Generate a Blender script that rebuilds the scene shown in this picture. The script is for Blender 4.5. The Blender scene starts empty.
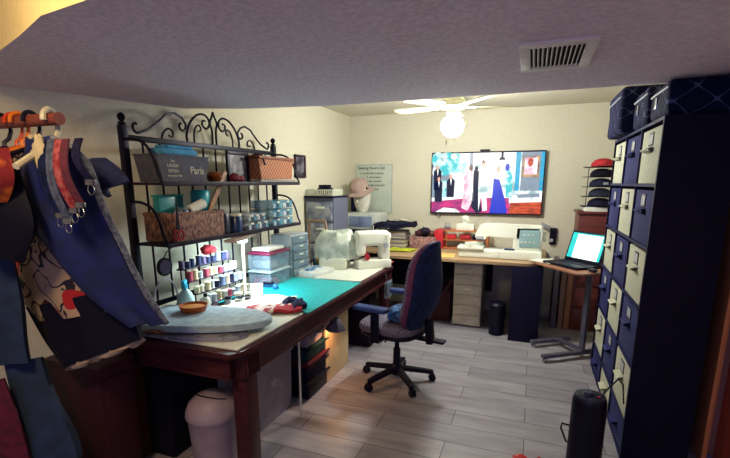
import bpy, bmesh, math, random
from mathutils import Vector, Matrix, noise
random.seed(7)
S = bpy.context.scene
C = S.collection
PI = math.pi

# ---------------------------------------------------------------- camera, world, exposure, large lights
cd = bpy.data.cameras.new('camera'); cam = bpy.data.objects.new('camera', cd); C.objects.link(cam)
cam.location = (0, 0, 1.55)
cam.rotation_euler = (math.radians(90-11.76), 0, math.radians(20.85))
cd.sensor_width = 36; cd.lens = 437/730*36; cd.shift_y = 44.75/730; cd.clip_start = .05
S.camera = cam
S.view_settings.view_transform = 'Standard'; S.view_settings.look = 'None'
S.view_settings.gamma = 1; S.view_settings.use_curve_mapping = False
S.view_settings.exposure = 0.35
w = bpy.data.worlds.new('world'); S.world = w; w.use_nodes = True
w.node_tree.nodes['Background'].inputs[0].default_value = (.10, .12, .35, 1)
w.node_tree.nodes['Background'].inputs[1].default_value = .3

def area(name, loc, rot, sx, sy, power, col):
    l = bpy.data.lights.new(name, 'AREA'); l.shape = 'RECTANGLE'; l.size = sx; l.size_y = sy
    l.energy = power; l.color = col
    o = bpy.data.objects.new(name, l); C.objects.link(o); o.location = loc; o.rotation_euler = rot
    return o
# added purple-blue fill from behind the camera, stands for no known source
area('rear_fill_light', (-.3, -2.3, 1.5), (PI/2, 0, 0), 2.2, 1.4, 15, (.55, .48, 1.0))
# warm ceiling lamp of the hall near the soffit
area('hall_ceiling_light', (-1.25, .2, 2.3), (math.radians(35), 0, 0), .3, .3, 17, (1.0, .70, .34))
# the fan globe lamp
FAN = (-.70, 3.95, 2.34)

# ---------------------------------------------------------------- helpers
def lin(h):
    h = h.lstrip('#'); r = []
    for i in (0, 2, 4):
        v = int(h[i:i+2], 16)/255
        r.append(v/12.92 if v <= .04045 else ((v+.055)/1.055)**2.4)
    return (*r, 1)
_m = {}
def M(name, col, rough=.6, col2=None, scale=20, metal=0, bump=0, stretch=(1, 1, 1), emis=0, alpha=1, trans=0, lo=.4, hi=.6, detail=3, kind='noise'):
    if name in _m: return _m[name]
    m = bpy.data.materials.new(name); m.use_nodes = True; _m[name] = m
    nt = m.node_tree; b = nt.nodes['Principled BSDF']
    b.inputs['Base Color'].default_value = lin(col); b.inputs['Roughness'].default_value = rough
    b.inputs['Metallic'].default_value = metal
    if max(lin(col)[:3]) < .09: b.inputs['Specular IOR Level'].default_value = .18
    tc = nt.nodes.new('ShaderNodeTexCoord'); mp = nt.nodes.new('ShaderNodeMapping')
    mp.inputs['Scale'].default_value = stretch
    nt.links.new(tc.outputs['Object'], mp.inputs[0])
    if kind == 'noise':
        n = nt.nodes.new('ShaderNodeTexNoise'); n.inputs['Scale'].default_value = scale; n.inputs['Detail'].default_value = detail; out = n.outputs[0]
    elif kind == 'voronoi':
        n = nt.nodes.new('ShaderNodeTexVoronoi'); n.inputs['Scale'].default_value = scale; out = n.outputs[0]
    elif kind == 'wave':
        n = nt.nodes.new('ShaderNodeTexWave'); n.inputs['Scale'].default_value = scale; out = n.outputs['Fac']
    elif kind == 'checker':
        n = nt.nodes.new('ShaderNodeTexChecker'); n.inputs['Scale'].default_value = scale; out = n.outputs['Fac']
    nt.links.new(mp.outputs[0], n.inputs[0])
    r = nt.nodes.new('ShaderNodeValToRGB'); r.color_ramp.elements[0].position = lo; r.color_ramp.elements[1].position = hi
    c = lin(col); c2 = lin(col2) if col2 else tuple(x*.86 for x in c[:3])+(1,)
    r.color_ramp.elements[0].color = c2; r.color_ramp.elements[1].color = c
    nt.links.new(out, r.inputs[0]); nt.links.new(r.outputs[0], b.inputs['Base Color'])
    if bump:
        bp = nt.nodes.new('ShaderNodeBump'); bp.inputs['Strength'].default_value = bump; bp.inputs['Distance'].default_value = .01
        nt.links.new(out, bp.inputs['Height']); nt.links.new(bp.outputs[0], b.inputs['Normal'])
    if emis:
        b.inputs['Emission Color'].default_value = lin(col); b.inputs['Emission Strength'].default_value = emis
    if trans: b.inputs['Transmission Weight'].default_value = trans; b.inputs['IOR'].default_value = 1.1
    if alpha < 1: b.inputs['Alpha'].default_value = alpha
    return m

class B:
    def __init__(s): s.b = bmesh.new()
    def _fin(s, vs, mi, mat=None):
        if mat is not None: bmesh.ops.transform(s.b, matrix=mat, verts=vs)
        for f in {f for v in vs for f in v.link_faces}:
            f.material_index = mi
        return s
    def box(s, c, d, bev=0, rz=0, rx=0, ry=0, mi=0, seg=2):
        vs = bmesh.ops.create_cube(s.b, size=1)['verts']
        bmesh.ops.scale(s.b, vec=d, verts=vs)
        if bev:
            bev = min(bev, min(d)*.45)
            es = list({e for v in vs for e in v.link_edges})
            r = bmesh.ops.bevel(s.b, geom=es, offset=bev, segments=seg, affect='EDGES', profile=.6)
            vs = list({v for f in r['faces'] for v in f.verts})
        m = Matrix.Translation(c) @ Matrix.Rotation(rz, 4, 'Z') @ Matrix.Rotation(ry, 4, 'Y') @ Matrix.Rotation(rx, 4, 'X')
        return s._fin(vs, mi, m)
    def cyl(s, p0, p1, r0, r1=None, n=16, mi=0):
        p0 = Vector(p0); p1 = Vector(p1); d = p1-p0
        if r1 is None: r1 = r0
        vs = bmesh.ops.create_cone(s.b, cap_ends=True, segments=n, radius1=max(r0, .0004), radius2=max(r1, .0004), depth=d.length)['verts']
        m = Matrix.Translation((p0+p1)/2) @ d.to_track_quat('Z', 'Y').to_matrix().to_4x4()
        return s._fin(vs, mi, m)
    def tube(s, pts, r, n=8, closed=False, mi=0):
        pts = [Vector(p) for p in pts]; N = len(pts); rings = []
        up = None
        for i, p in enumerate(pts):
            if closed: t = pts[(i+1) % N]-pts[i-1]
            else: t = pts[min(i+1, N-1)]-pts[max(i-1, 0)]
            t.normalize()
            if up is None: up = t.orthogonal().normalized()
            up = (up-t*up.dot(t))
            if up.length < 1e-4: up = t.orthogonal()
            up.normalize(); q = t.cross(up)
            rr = r[i] if isinstance(r, (list, tuple)) else r
            rings.append([s.b.verts.new(p+(up*math.cos(2*PI*k/n)+q*math.sin(2*PI*k/n))*rr) for k in range(n)])
        L = N if closed else N-1
        for i in range(L):
            a, b_ = rings[i], rings[(i+1) % N]
            for k in range(n):
                f = s.b.faces.new((a[k], a[(k+1) % n], b_[(k+1) % n], b_[k])); f.material_index = mi
        if not closed:
            s.b.faces.new(rings[0][::-1]).material_index = mi; s.b.faces.new(rings[-1]).material_index = mi
        return s
    def lathe(s, prof, c=(0, 0, 0), n=24, mi=0, sy=1, mat=None):
        rings = []
        for r, z in prof:
            rings.append([s.b.verts.new((c[0]+r*math.cos(2*PI*k/n), c[1]+r*sy*math.sin(2*PI*k/n), c[2]+z)) for k in range(n)])
        for a, b_ in zip(rings, rings[1:]):
            for k in range(n): s.b.faces.new((a[k], a[(k+1) % n], b_[(k+1) % n], b_[k])).material_index = mi
        s.b.faces.new(rings[0][::-1]).material_index = mi; s.b.faces.new(rings[-1]).material_index = mi
        if mat is not None: bmesh.ops.transform(s.b, matrix=mat, verts=[v for q in rings for v in q])
        return s
    def ball(s, c, r, n=14, mi=0, jit=0, rz=0):
        if not isinstance(r, (tuple, list)): r = (r, r, r)
        vs = bmesh.ops.create_uvsphere(s.b, u_segments=n, v_segments=max(6, n//2+2), radius=1)['verts']
        if jit:
            for v in vs: v.co *= 1+jit*noise.noise(v.co*2.3+Vector(c)*5)
        m = Matrix.Translation(c) @ Matrix.Rotation(rz, 4, 'Z') @ Matrix.Diagonal((*r, 1))
        return s._fin(vs, mi, m)
    def prism(s, poly, a, b_, axis='z', mi=0, mat=None):
        """poly 2-D outline extruded from a to b_ along axis; for x: (y,z), y: (x,z), z: (x,y)"""
        def P(p, h):
            return {'x': (h, p[0], p[1]), 'y': (p[0], h, p[1]), 'z': (p[0], p[1], h)}[axis]
        A = [s.b.verts.new(P(p, a)) for p in poly]; D = [s.b.verts.new(P(p, b_)) for p in poly]; n = len(poly)
        s.b.faces.new(A[::-1]).material_index = mi; s.b.faces.new(D).material_index = mi
        for k in range(n): s.b.faces.new((A[k], A[(k+1) % n], D[(k+1) % n], D[k])).material_index = mi
        if mat is not None: bmesh.ops.transform(s.b, matrix=mat, verts=A+D)
        return s
    def sheet(s, f, nu, nv, th, mi=0):
        """closed thick sheet from f(u,v)->Vector"""
        g = [[Vector(f(i/nu, j/nv)) for j in range(nv+1)] for i in range(nu+1)]
        nr = [[None]*(nv+1) for _ in range(nu+1)]
        for i in range(nu+1):
            for j in range(nv+1):
                a = g[min(i+1, nu)][j]-g[max(i-1, 0)][j]; b_ = g[i][min(j+1, nv)]-g[i][max(j-1, 0)]
                q = a.cross(b_); nr[i][j] = q.normalized() if q.length > 1e-9 else Vector((0, -1, 0))
        A = [[s.b.verts.new(g[i][j]+nr[i][j]*th/2) for j in range(nv+1)] for i in range(nu+1)]
        D = [[s.b.verts.new(g[i][j]-nr[i][j]*th/2) for j in range(nv+1)] for i in range(nu+1)]
        F = lambda *v: setattr(s.b.faces.new(v), 'material_index', mi)
        for i in range(nu):
            for j in range(nv):
                F(A[i][j], A[i+1][j], A[i+1][j+1], A[i][j+1]); F(D[i][j], D[i][j+1], D[i+1][j+1], D[i+1][j])
        for i in range(nu):
            F(A[i][0], D[i][0], D[i+1][0], A[i+1][0]); F(A[i][nv], A[i+1][nv], D[i+1][nv], D[i][nv])
        for j in range(nv):
            F(A[0][j], A[0][j+1], D[0][j+1], D[0][j]); F(A[nu][j], D[nu][j], D[nu][j+1], A[nu][j+1])
        return s
    def done(s, name, mats, parent=None, loc=None, smooth=True, angle=40):
        me = bpy.data.meshes.new(name)
        bmesh.ops.recalc_face_normals(s.b, faces=s.b.faces)
        ca = math.radians(angle)
        for f in s.b.faces: f.smooth = smooth
        for e in s.b.edges:
            e.smooth = bool(len(e.link_faces) == 2 and e.calc_face_angle(0) < ca)
        s.b.to_mesh(me); s.b.free()
        for m in (mats if isinstance(mats, (list, tuple)) else [mats]): me.materials.append(m)
        o = bpy.data.objects.new(name, me); C.objects.link(o)
        if parent: o.parent = parent
        if loc: o.location = loc
        return o

def tag(o, label, cat, group=None):
    o['label'] = label; o['category'] = cat
    if group: o['group'] = group
    return o
def thing(name, label, cat, loc=(0, 0, 0), rz=0, group=None):
    o = bpy.data.objects.new(name, None); C.objects.link(o); o.empty_display_size = .05
    o.location = loc; o.rotation_euler = (0, 0, rz)
    return tag(o, label, cat, group)
def one(b, name, mats, label, cat, loc=(0, 0, 0), rz=0, group=None, **k):
    o = b.done(name, mats, None, loc, **k); o.rotation_euler = (0, 0, rz)
    return tag(o, label, cat, group)
def struct(b, name, mats, **k):
    o = b.done(name, mats, **k); o['kind'] = 'structure'; return o
def dup(root, loc, rz=None, label=None, mats=None):
    r = root.copy(); C.objects.link(r); r.location = loc
    if rz is not None: r.rotation_euler = (0, 0, rz)
    if label: r['label'] = label
    for ch in list(root.children):
        c = ch.copy(); C.objects.link(c); c.parent = r
        for g in ch.children:
            d = g.copy(); C.objects.link(d); d.parent = c
    return r
def recolor(o, mat, idx=0):
    o.data = o.data.copy(); o.data.materials[idx] = mat; return o
def lerp(rows, u):
    n = len(rows)-1; t = u*n; i = min(int(t), n-1); t -= i
    return Vector(rows[i])*(1-t)+Vector(rows[i+1])*t
def smooth_lerp(pts, u):
    n = len(pts)-1; t = u*n; i = min(int(t), n-1); t -= i
    P = lambda k: Vector(pts[max(0, min(n, k))])
    a, b_, c, d = P(i-1), P(i), P(i+1), P(i+2)
    return .5*((2*b_)+(c-a)*t+(2*a-5*b_+4*c-d)*t*t+(3*b_-a-3*c+d)*t**3)

# ---------------------------------------------------------------- common materials
wallm = M('wall_paint', '#cdcab8', .9, '#c8c5b3', 40, bump=.15)
ceilm = M('ceiling_texture', '#d2cebc', .95, '#c6c2b2', 60, bump=.5)
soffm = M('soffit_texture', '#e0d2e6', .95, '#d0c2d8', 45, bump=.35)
navy = M('navy_black', '#07072a', .6, '#050524', 10)
black = M('black_plastic', '#0b0b24', .4, '#09091f', 30)
iron = M('dark_iron', '#15152a', .4, '#101020', 30, metal=.3)
white = M('white_plastic', '#d9dcc8', .35, '#d2d6c4', 15)
greyw = M('grey_white_plastic', '#a7aab5', .5, '#9d9fac', 15)
wood_red = M('red_wood', '#4b2327', .35, '#34161f', 9, stretch=(1, .12, 6), lo=.3, hi=.7, detail=6)
wood_light = M('light_wood', '#ac9070', .5, '#967a5c', 8, stretch=(.2, 3, 3), lo=.3, hi=.7, detail=6)
wood_tan = M('tan_wood', '#a07048', .5, '#84583a', 10, stretch=(3, 3, .3), lo=.3, hi=.7)
wood_brown = M('brown_wood', '#3e1c2a', .5, '#341624', 8, stretch=(4, 4, .4), lo=.3, hi=.7, detail=6)
chrome = M('chrome', '#b8bcc8', .2, '#a8acb8', 10, metal=1)
clear = M('clear_plastic', '#9cb0c4', .15, '#8ca2b8', 10, alpha=.32)
clear_blue = M('clear_blue_plastic', '#57a6c8', .2, '#4d98ba', 10, alpha=.6)
paper = M('white_paper', '#dfe4dc', .8, '#d8ddd4', 30)
teal = M('teal_vinyl', '#18b0b4', .5, '#14a6aa', 30)
red = M('red_fabric', '#a51c2e', .8, '#8c1626', 60)
navy_cloth = M('navy_cloth', '#182458', .9, '#111a45', 30, bump=.4)
denim = M('denim_cloth', '#1c3258', .9, '#12223e', 14, lo=.3, hi=.7, bump=.2)
wicker = M('brown_wicker', '#a07868', .8, '#4a2f36', 75, stretch=(1, 1, .45), lo=.35, hi=.65, bump=.8)
wicker_o = M('honey_wicker', '#c08058', .7, '#8a4c34', 55, kind='checker', lo=.45, hi=.55, bump=.3)

# ---------------------------------------------------------------- the room
XL, XR, YB, ZC = -2.28, 1.0, 5.45, 2.38
def plank_floor():
    m = bpy.data.materials.new('plank_tile'); m.use_nodes = True; nt = m.node_tree; b = nt.nodes['Principled BSDF']
    tc = nt.nodes.new('ShaderNodeTexCoord'); br = nt.nodes.new('ShaderNodeTexBrick')
    br.offset = .5; br.inputs['Scale'].default_value = 1; br.inputs['Brick Width'].default_value = .9; br.inputs['Row Height'].default_value = .197
    br.inputs['Mortar Size'].default_value = .0025; br.inputs['Mortar Smooth'].default_value = .2; br.inputs['Bias'].default_value = -.2
    br.inputs['Color1'].default_value = lin('#a6a4b0'); br.inputs['Color2'].default_value = lin('#8b8998'); br.inputs['Mortar'].default_value = lin('#3c3438')
    mb = nt.nodes.new('ShaderNodeMapping'); mb.inputs['Location'].default_value = (.40+9, -2.43+.197*20, 0)
    nt.links.new(tc.outputs['Object'], mb.inputs[0]); nt.links.new(mb.outputs[0], br.inputs['Vector'])
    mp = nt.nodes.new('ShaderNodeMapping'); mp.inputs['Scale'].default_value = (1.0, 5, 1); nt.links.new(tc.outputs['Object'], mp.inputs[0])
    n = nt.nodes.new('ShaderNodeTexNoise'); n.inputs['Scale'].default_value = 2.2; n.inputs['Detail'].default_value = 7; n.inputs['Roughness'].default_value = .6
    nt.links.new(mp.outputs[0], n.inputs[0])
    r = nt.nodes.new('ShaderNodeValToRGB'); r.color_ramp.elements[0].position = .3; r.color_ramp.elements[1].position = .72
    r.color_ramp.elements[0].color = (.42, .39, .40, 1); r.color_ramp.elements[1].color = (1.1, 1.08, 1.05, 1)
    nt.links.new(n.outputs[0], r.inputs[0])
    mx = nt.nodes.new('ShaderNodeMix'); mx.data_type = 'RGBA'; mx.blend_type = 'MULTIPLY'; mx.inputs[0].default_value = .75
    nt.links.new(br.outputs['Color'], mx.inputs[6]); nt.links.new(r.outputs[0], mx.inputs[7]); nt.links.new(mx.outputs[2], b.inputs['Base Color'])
    b.inputs['Roughness'].default_value = .38
    bp = nt.nodes.new('ShaderNodeBump'); bp.inputs['Strength'].default_value = .25; bp.inputs['Distance'].default_value = .003; bp.invert = True
    nt.links.new(br.outputs['Fac'], bp.inputs['Height']); nt.links.new(bp.outputs[0], b.inputs['Normal'])
    return m
YN = -2.4
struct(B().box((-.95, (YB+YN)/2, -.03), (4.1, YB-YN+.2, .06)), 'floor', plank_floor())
struct(B().box(((XL+XR)/2, YB+.05, 1.2), (XR-XL+.2, .1, 2.5)), 'wall_back', wallm)
wl = [(XL, YB), (XL, 2.62), (-2.33, 2.45), (-2.42, 2.2), (-2.50, 1.95), (-2.62, 1.7), (-2.76, 1.45), (-2.85, 1.2), (-2.88, .9), (-2.88, YN)]
struct(B().prism(wl+[(-3.0, YN), (-3.0, YB)], -.05, 2.45, 'z'), 'wall_left', wallm, angle=50)
struct(B().box((XR+.05, (YB+2.9)/2, 1.2), (.1, YB-2.9, 2.5)).box((XR+.05, (1.9+YN)/2, 1.2), (.1, 1.9-YN, 2.5)).box((XR+.05, 2.4, 2.27), (.1, 1.0, .36)), 'wall_right', wallm)
struct(B().box((-2.2, YN-.05, 1.2), (1.6, .1, 2.5)).box((.95, YN-.05, 1.2), (.3, .1, 2.5)).box((-.3, YN-.05, .4), (2.2, .1, .8)).box((-.3, YN-.05, 2.33), (2.2, .1, .25)), 'wall_rear', wallm)
struct(B().box((-.95, (YB+YN)/2, ZC+.04), (4.1, YB-YN+.2, .08)), 'ceiling', ceilm)
# boxed-in beam (soffit); its near edge curves on the left
ys = [(-2.87, 1.5), (-2.3, 1.32), (-1.95, 1.20), (-1.7, 1.115), (-1.45, 1.02), (-1.1, .97), (-.6, .94), (0, .93), (XR, .93)]
poly = ys+[(XR, 2.78), (-1.3, 2.78), (-1.9, 2.68), (-2.30, 2.52), (-2.40, 2.25), (-2.49, 1.97), (-2.6, 1.75), (-2.74, 1.5)]
b = B().prism(poly, 2.05, ZC, 'z')
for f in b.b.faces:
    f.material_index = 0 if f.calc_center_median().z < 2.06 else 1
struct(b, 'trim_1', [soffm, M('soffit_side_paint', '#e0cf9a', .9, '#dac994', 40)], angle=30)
struct(B().box(((XL+XR)/2, YB-.008, .05), (XR-XL, .016, .1)), 'baseboard_back', white)
struct(B().box((XR-.008, 4.2, .05), (.016, 2.4, .1)), 'baseboard_right', white)
struct(B().box((XL+.008, 4.02, .05), (.016, 2.8, .1)), 'baseboard_left', white)
# unseen window frame behind the camera, added to go with the fill light
struct(B().box((-.3, YN-.02, .83), (2.2, .06, .06)).box((-.3, YN-.02, 2.17), (2.2, .06, .06)).box((-1.37, YN-.02, 1.5), (.06, .06, 1.34)).box((.77, YN-.02, 1.5), (.06, .06, 1.34)).box((-.3, YN-.02, 1.5), (.04, .05, 1.34)), 'added_window_1', white)
# door with wooden casing in the right wall
cas = M('casing_wood', '#d48a64', .5, '#b87450', 10, stretch=(4, 4, .35), lo=.3, hi=.7, detail=5)
dw = M('door_wood', '#9a4038', .45, '#803434', 8, stretch=(4, 4, .3), lo=.3, hi=.7, detail=5)
struct(B().box((XR-.012, 2.80, 1.03), (.024, .20, 2.04), .004).box((XR+.05, 2.86, 1.0), (.1, .03, 2.0)), 'trim_2', cas)
d = struct(B().box((XR+.045, 2.27, 1.0), (.04, .86, 2.0), .003), 'door_1', dw)
B().box((XR+.022, 2.70, .93), (.012, .03, .1), .002).cyl((XR+.012, 2.713, .885), (XR+.012, 2.713, .975), .007).done('hinge', iron, d)
B().box((XR+.022, 2.70, 1.63), (.012, .03, .1), .002).cyl((XR+.012, 2.713, 1.585), (XR+.012, 2.713, 1.675), .007).done('hinge', iron, d)

# ---------------------------------------------------------------- ceiling vent and fan
t = thing('ceiling_vent', 'white rectangular air vent grille on the underside of the soffit', 'vent', (.042, 2.03, 2.05))
B().box((0, .195, -.006), (.27, .035, .012), .003).box((0, -.195, -.006), (.27, .035, .012), .003).box((.115, 0, -.006), (.04, .38, .012), .003).box((-.115, 0, -.006), (.04, .38, .012), .003).done('vent_frame', M('vent_metal', '#e4dce0', .5, '#dcd2d8', 20), t)
B().box((0, 0, -.001), (.2, .36, .002)).done('duct_opening', M('duct_dark', '#1c1018', .9), t)
for k in range(11):
    B().box((-.082+k*.0165, 0, -.007), (.0025, .30, .011), ry=.5).done('louver', _m['vent_metal'], t)
B().box((0, .163, -.008), (.19, .012, .008)).done('louver_bar', _m['vent_metal'], t); B().box((0, -.163, -.008), (.19, .012, .008)).cyl((0, -.163, -.006), (0, -.163, -.018), .004).done('louver_bar', _m['vent_metal'], t)

fan = thing('ceiling_fan', 'white ceiling fan with four wide blades and a glowing round globe lamp', 'ceiling fan', (FAN[0], FAN[1], FAN[2]-.0))
fanw = M('fan_white', '#d8d8bc', .5, '#d0d0b6', 12)
B().lathe([(.02, .038), (.07, .036), (.075, -.02), (.06, -.045), (.02, -.05), (.014, -.055), (.014, -.075), (.08, -.085), (.105, -.11), (.105, -.155), (.085, -.175), (.05, -.18), (.04, -.2), (.05, -.205)], n=32).done('motor_housing', fanw, fan)
for k in range(5):
    a = math.radians(21+72*k)
    m = Matrix.Rotation(a, 4, 'Z')
    out = []
    bb = B()
    ol = [(.16, -.045), (.5, -.075), (.54, -.06), (.555, -.02), (.555, .02), (.54, .06), (.5, .075), (.16, .045)]
    bb.prism(ol, -.158, -.150, 'z', mat=m @ Matrix.Rotation(math.radians(9), 4, 'X'))
    bl = bb.done('blade', fanw, fan)
    bb = B().prism([(.09, -.02), (.2, -.035), (.2, .035), (.09, .02)], -.163, -.158, 'z', mat=m)
    bb.done('blade_arm', fanw, bl)
B().lathe([(.045, -.2), (.055, -.205), (.05, -.225), (.04, -.23)], n=24).done('lamp_fitter', fanw, fan)
g = M('globe_glass', '#fff2c8', .3, emis=1); 
gb = g.node_tree.nodes['Principled BSDF']; gb.inputs['Emission Color'].default_value = (1, .98, .88, 1); gb.inputs['Emission Strength'].default_value = 215
B().ball((0, 0, -.315), (.098, .098, .09), 24).done('globe', g, fan)
for dx in (.02, -.03):
    B().tube([(dx, -.1, -.2), (dx, -.1, -.44)], .0015, 6).cyl((dx, -.1, -.44), (dx, -.1, -.475), .005, .004, 8).done('pull_chain', chrome if dx < 0 else fanw, fan)

# ---------------------------------------------------------------- the long cutting table
TX0, TX1, TY0, TY1 = -2.10, -1.255, 1.60, 4.12
tb = thing('cutting_table', 'long dark red wooden table with fluted corners along the left wall', 'table', (0, 0, 0))
ch = .05
def rim(z0, z1, g_):
    return [(TX0-g_, TY0-g_), (TX1-ch+g_*.4, TY0-g_), (TX1-.012+g_, TY0+.07), (TX1+g_, TY0+.14), (TX1+g_, TY1-ch), (TX1-ch, TY1+g_), (TX0-g_, TY1+g_)]
B().prism(rim(0, 0, 0), .715, .745).prism(rim(0, 0, .006), .722, .738).done('tabletop', wood_red, tb)
B().box((TX1-.05, (TY0+TY1)/2, .655), (.025, TY1-TY0-.16, .12)).box((TX1-.036, (TY0+TY1)/2, .60), (.012, TY1-TY0-.16, .02), .004).done('apron', wood_red, tb)
B().box(((TX0+TX1)/2, TY0+.05, .655), (TX1-TX0-.16, .025, .12)).box(((TX0+TX1)/2, TY0+.036, .60), (TX1-TX0-.16, .012, .02), .004).done('apron', wood_red, tb)
B().box((TX0+.05, (TY0+TY1)/2, .655), (.025, TY1-TY0-.16, .12)).done('apron', wood_red, tb)
B().box(((TX0+TX1)/2, TY1-.05, .655), (TX1-TX0-.16, .025, .12)).done('apron', wood_red, tb)
for sx, sy in ((TX1-.078, TY0+.15), (TX0+.078, TY0+.078), (TX1-.078, TY1-.078), (TX0+.078, TY1-.078)):
    bb = B().box((sx, sy, .29), (.085, .10, .58), .006)
    bb.box((sx, sy, .648), (.11, .13, .13), .004)
    lg = bb.done('leg', wood_red, tb)
    bb = B()
    for k in range(6):
        bb.cyl((sx-.045+k*.018, sy-.066, .59), (sx-.045+k*.018, sy-.066, .708), .007, n=8)
        bb.cyl((sx+.056, sy-.05+k*.02, .59), (sx+.056, sy-.05+k*.02, .708), .007, n=8)
    bb.done('fluting', wood_red, lg)
# boards and mat lying on the table
wb = M('white_board', '#d6dcd2', .4, '#ced4ca', 10)
one(B().box((-1.68, 3.68, .7505), (.78, .82, .009), .002), 'cover_board', wb, 'white board covering the far end of the long table under the sewing machine', 'board')
one(B().box((-1.545, 1.985, .7505), (.5, .66, .009), .002), 'cover_board', wb, 'white board at the near end of the long table under the ironing boards', 'board')
cm = thing('cutting_mat', 'large teal cutting mat lying on the long table', 'cutting mat', (-1.62, 2.79, .747))
B().box((0, 0, .002), (.70, .91, .004), .001).done('mat', teal, cm)
bb = B()
for k in range(-6, 7): bb.box((k*.05, 0, .0042), (.0012, .88, .0006))
for k in range(-8, 9): bb.box((0, k*.05, .0042), (.66, .0012, .0006))
bb.done('printed_grid', M('grid_ink', '#28b8ba', .5, '#24aeb2', 30), cm)

# tabletop ironing boards
ibc = M('ironing_cover', '#a4bcc8', .85, '#92a8b8', 25)
def ironing(name, label, L, W, z, loc, rz, m, th=.03):
    t = thing(name, label, 'ironing board', loc, rz)
    ol = []
    n = 20
    for k in range(n+1):
        a = -PI/2+PI*k/n
        ol.append((L/2-.46+.46*math.cos(a)**.9 if math.cos(a) > 1e-6 else L/2-.46, W/2*math.sin(a)))
    ol += [(-L/2+.03, W/2), (-L/2, W/2-.03), (-L/2, -W/2+.03), (-L/2+.03, -W/2)]
    B().prism(ol, z, z+th).prism([(x*.985, y*.97) for x, y in ol], z-.004, z+th+.006).done('padded_cover', m, t)
    return t, ol
t, ol = ironing('ironing_board', 'grey-blue padded ironing board with rounded nose, uppermost on the near table end', .72, .40, .012, (-1.655, 1.885, .777), math.radians(15), ibc, .026)
for sx in (-.2, .18):
    B().tube([(sx, -.15, .004), (sx, .15, .004)], .004).done('folding_leg', chrome, t)
t, ol = ironing('ironing_board', 'flat grey patterned pressing board lying under the padded ironing board', .62, .30, .004, (-1.66, 1.79, .755), math.radians(3), M('patterned_cover', '#8c8c9c', .8, '#5f6378', 18, lo=.45, hi=.5), .010)

# ---------------------------------------------------------------- iron shelf rack with scrollwork
rk = thing('iron_shelf_rack', 'black wrought iron rack with scrolled top and shelves behind the long table', 'shelf rack', (0, 0, 0))
RX, RY0, RY1 = -2.125, 1.86, 3.36
for y in (RY0, RY1):
    o = B().box((RX, y, .93), (.038, .038, 1.86), .004).done('post', iron, rk)
    B().lathe([(.012, 0), (.022, .006), (.022, .012), (.01, .018), (.018, .03), (.022, .042), (.016, .056), (.004, .064)], (RX, y, 1.86), 16).done('finial', iron, o)
B().box((RX, (RY0+RY1)/2, 1.795), (.022, RY1-RY0-.04, .032), .003).done('top_rail', iron, rk)
B().box((RX, (RY0+RY1)/2, .82), (.022, RY1-RY0-.04, .03), .003).done('bottom_rail', iron, rk)
for k in range(1, 12):
    y = RY0+(RY1-RY0)*k/12
    B().cyl((RX, y, .835), (RX, y, 1.78), .0065, n=8).done('upright_bar', iron, rk)
def spiral(cx, cz, r, a0, turns, sgn, n=26, end=.25):
    return [(cx+math.cos(a0+sgn*turns*2*PI*k/n)*r*(1-(1-end)*k/n), cz+math.sin(a0+sgn*turns*2*PI*k/n)*r*(1-(1-end)*k/n)) for k in range(n+1)]
ym = (RY0+RY1)/2
for sg in (-1, 1):
    Y = lambda v: ym+sg*v
    # long S curve from post to the middle with a curl at each end
    pts = [(Y(a), b_) for a, b_ in reversed(spiral(.60, 1.865, .035, PI, 1.1, 1))]
    pts = [(Y(.655+math.cos(a)*r), 1.862+math.sin(a)*r) for a, r in [(PI*2.6-k*.32, .012+.0022*k) for k in range(12)]]
    pts += [(Y(.57), 1.855), (Y(.50), 1.90), (Y(.43), 1.955), (Y(.36), 1.975), (Y(.30), 1.955), (Y(.27), 1.92)]
    pts += [(Y(.305+math.cos(a)*r), 1.905+math.sin(a)*r) for a, r in [(PI-(-k)*.4, .036-.002*k) for k in range(12)]]
    B().tube([(RX, y, z) for y, z in pts], .0075, 8).done('scroll', iron, rk)
    pts = [(Y(.27), 1.81), (Y(.27), 1.86), (Y(.235), 1.93), (Y(.17), 1.985), (Y(.10), 2.0), (Y(.055), 1.975), (Y(.05), 1.935), (Y(.08), 1.91), (Y(.115), 1.925), (Y(.115), 1.955), (Y(.09), 1.96)]
    B().tube([tuple(Vector((RX+.004, *smooth_lerp([(p[0], p[1], 0) for p in pts], k/40).to_2d()))) for k in range(41)], .0075, 8).done('scroll', iron, rk)
    pts = [(Y(.02), 1.81), (Y(.02), 1.9), (Y(.035), 1.955), (Y(.012), 2.0), (Y(-.0), 2.03)]
    B().tube([tuple(Vector((RX, *smooth_lerp([(p[0], p[1], 0) for p in pts], k/20).to_2d()))) for k in range(21)], .007, 8).done('scroll', iron, rk)
    pts = [(Y(.20), 1.81), (Y(.20), 1.86), (Y(.18), 1.91), (Y(.145), 1.925), (Y(.13), 1.90), (Y(.15), 1.885)]
    B().tube([tuple(Vector((RX, *smooth_lerp([(p[0], p[1], 0) for p in pts], k/24).to_2d()))) for k in range(25)], .006, 8).done('scroll', iron, rk)
    pts = [(Y(.48), 1.81), (Y(.46), 1.85), (Y(.42), 1.875), (Y(.385), 1.86), (Y(.39), 1.83), (Y(.42), 1.835)]
    B().tube([tuple(Vector((RX, *smooth_lerp([(p[0], p[1], 0) for p in pts], k/24).to_2d()))) for k in range(25)], .006, 8).done('scroll', iron, rk)
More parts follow.
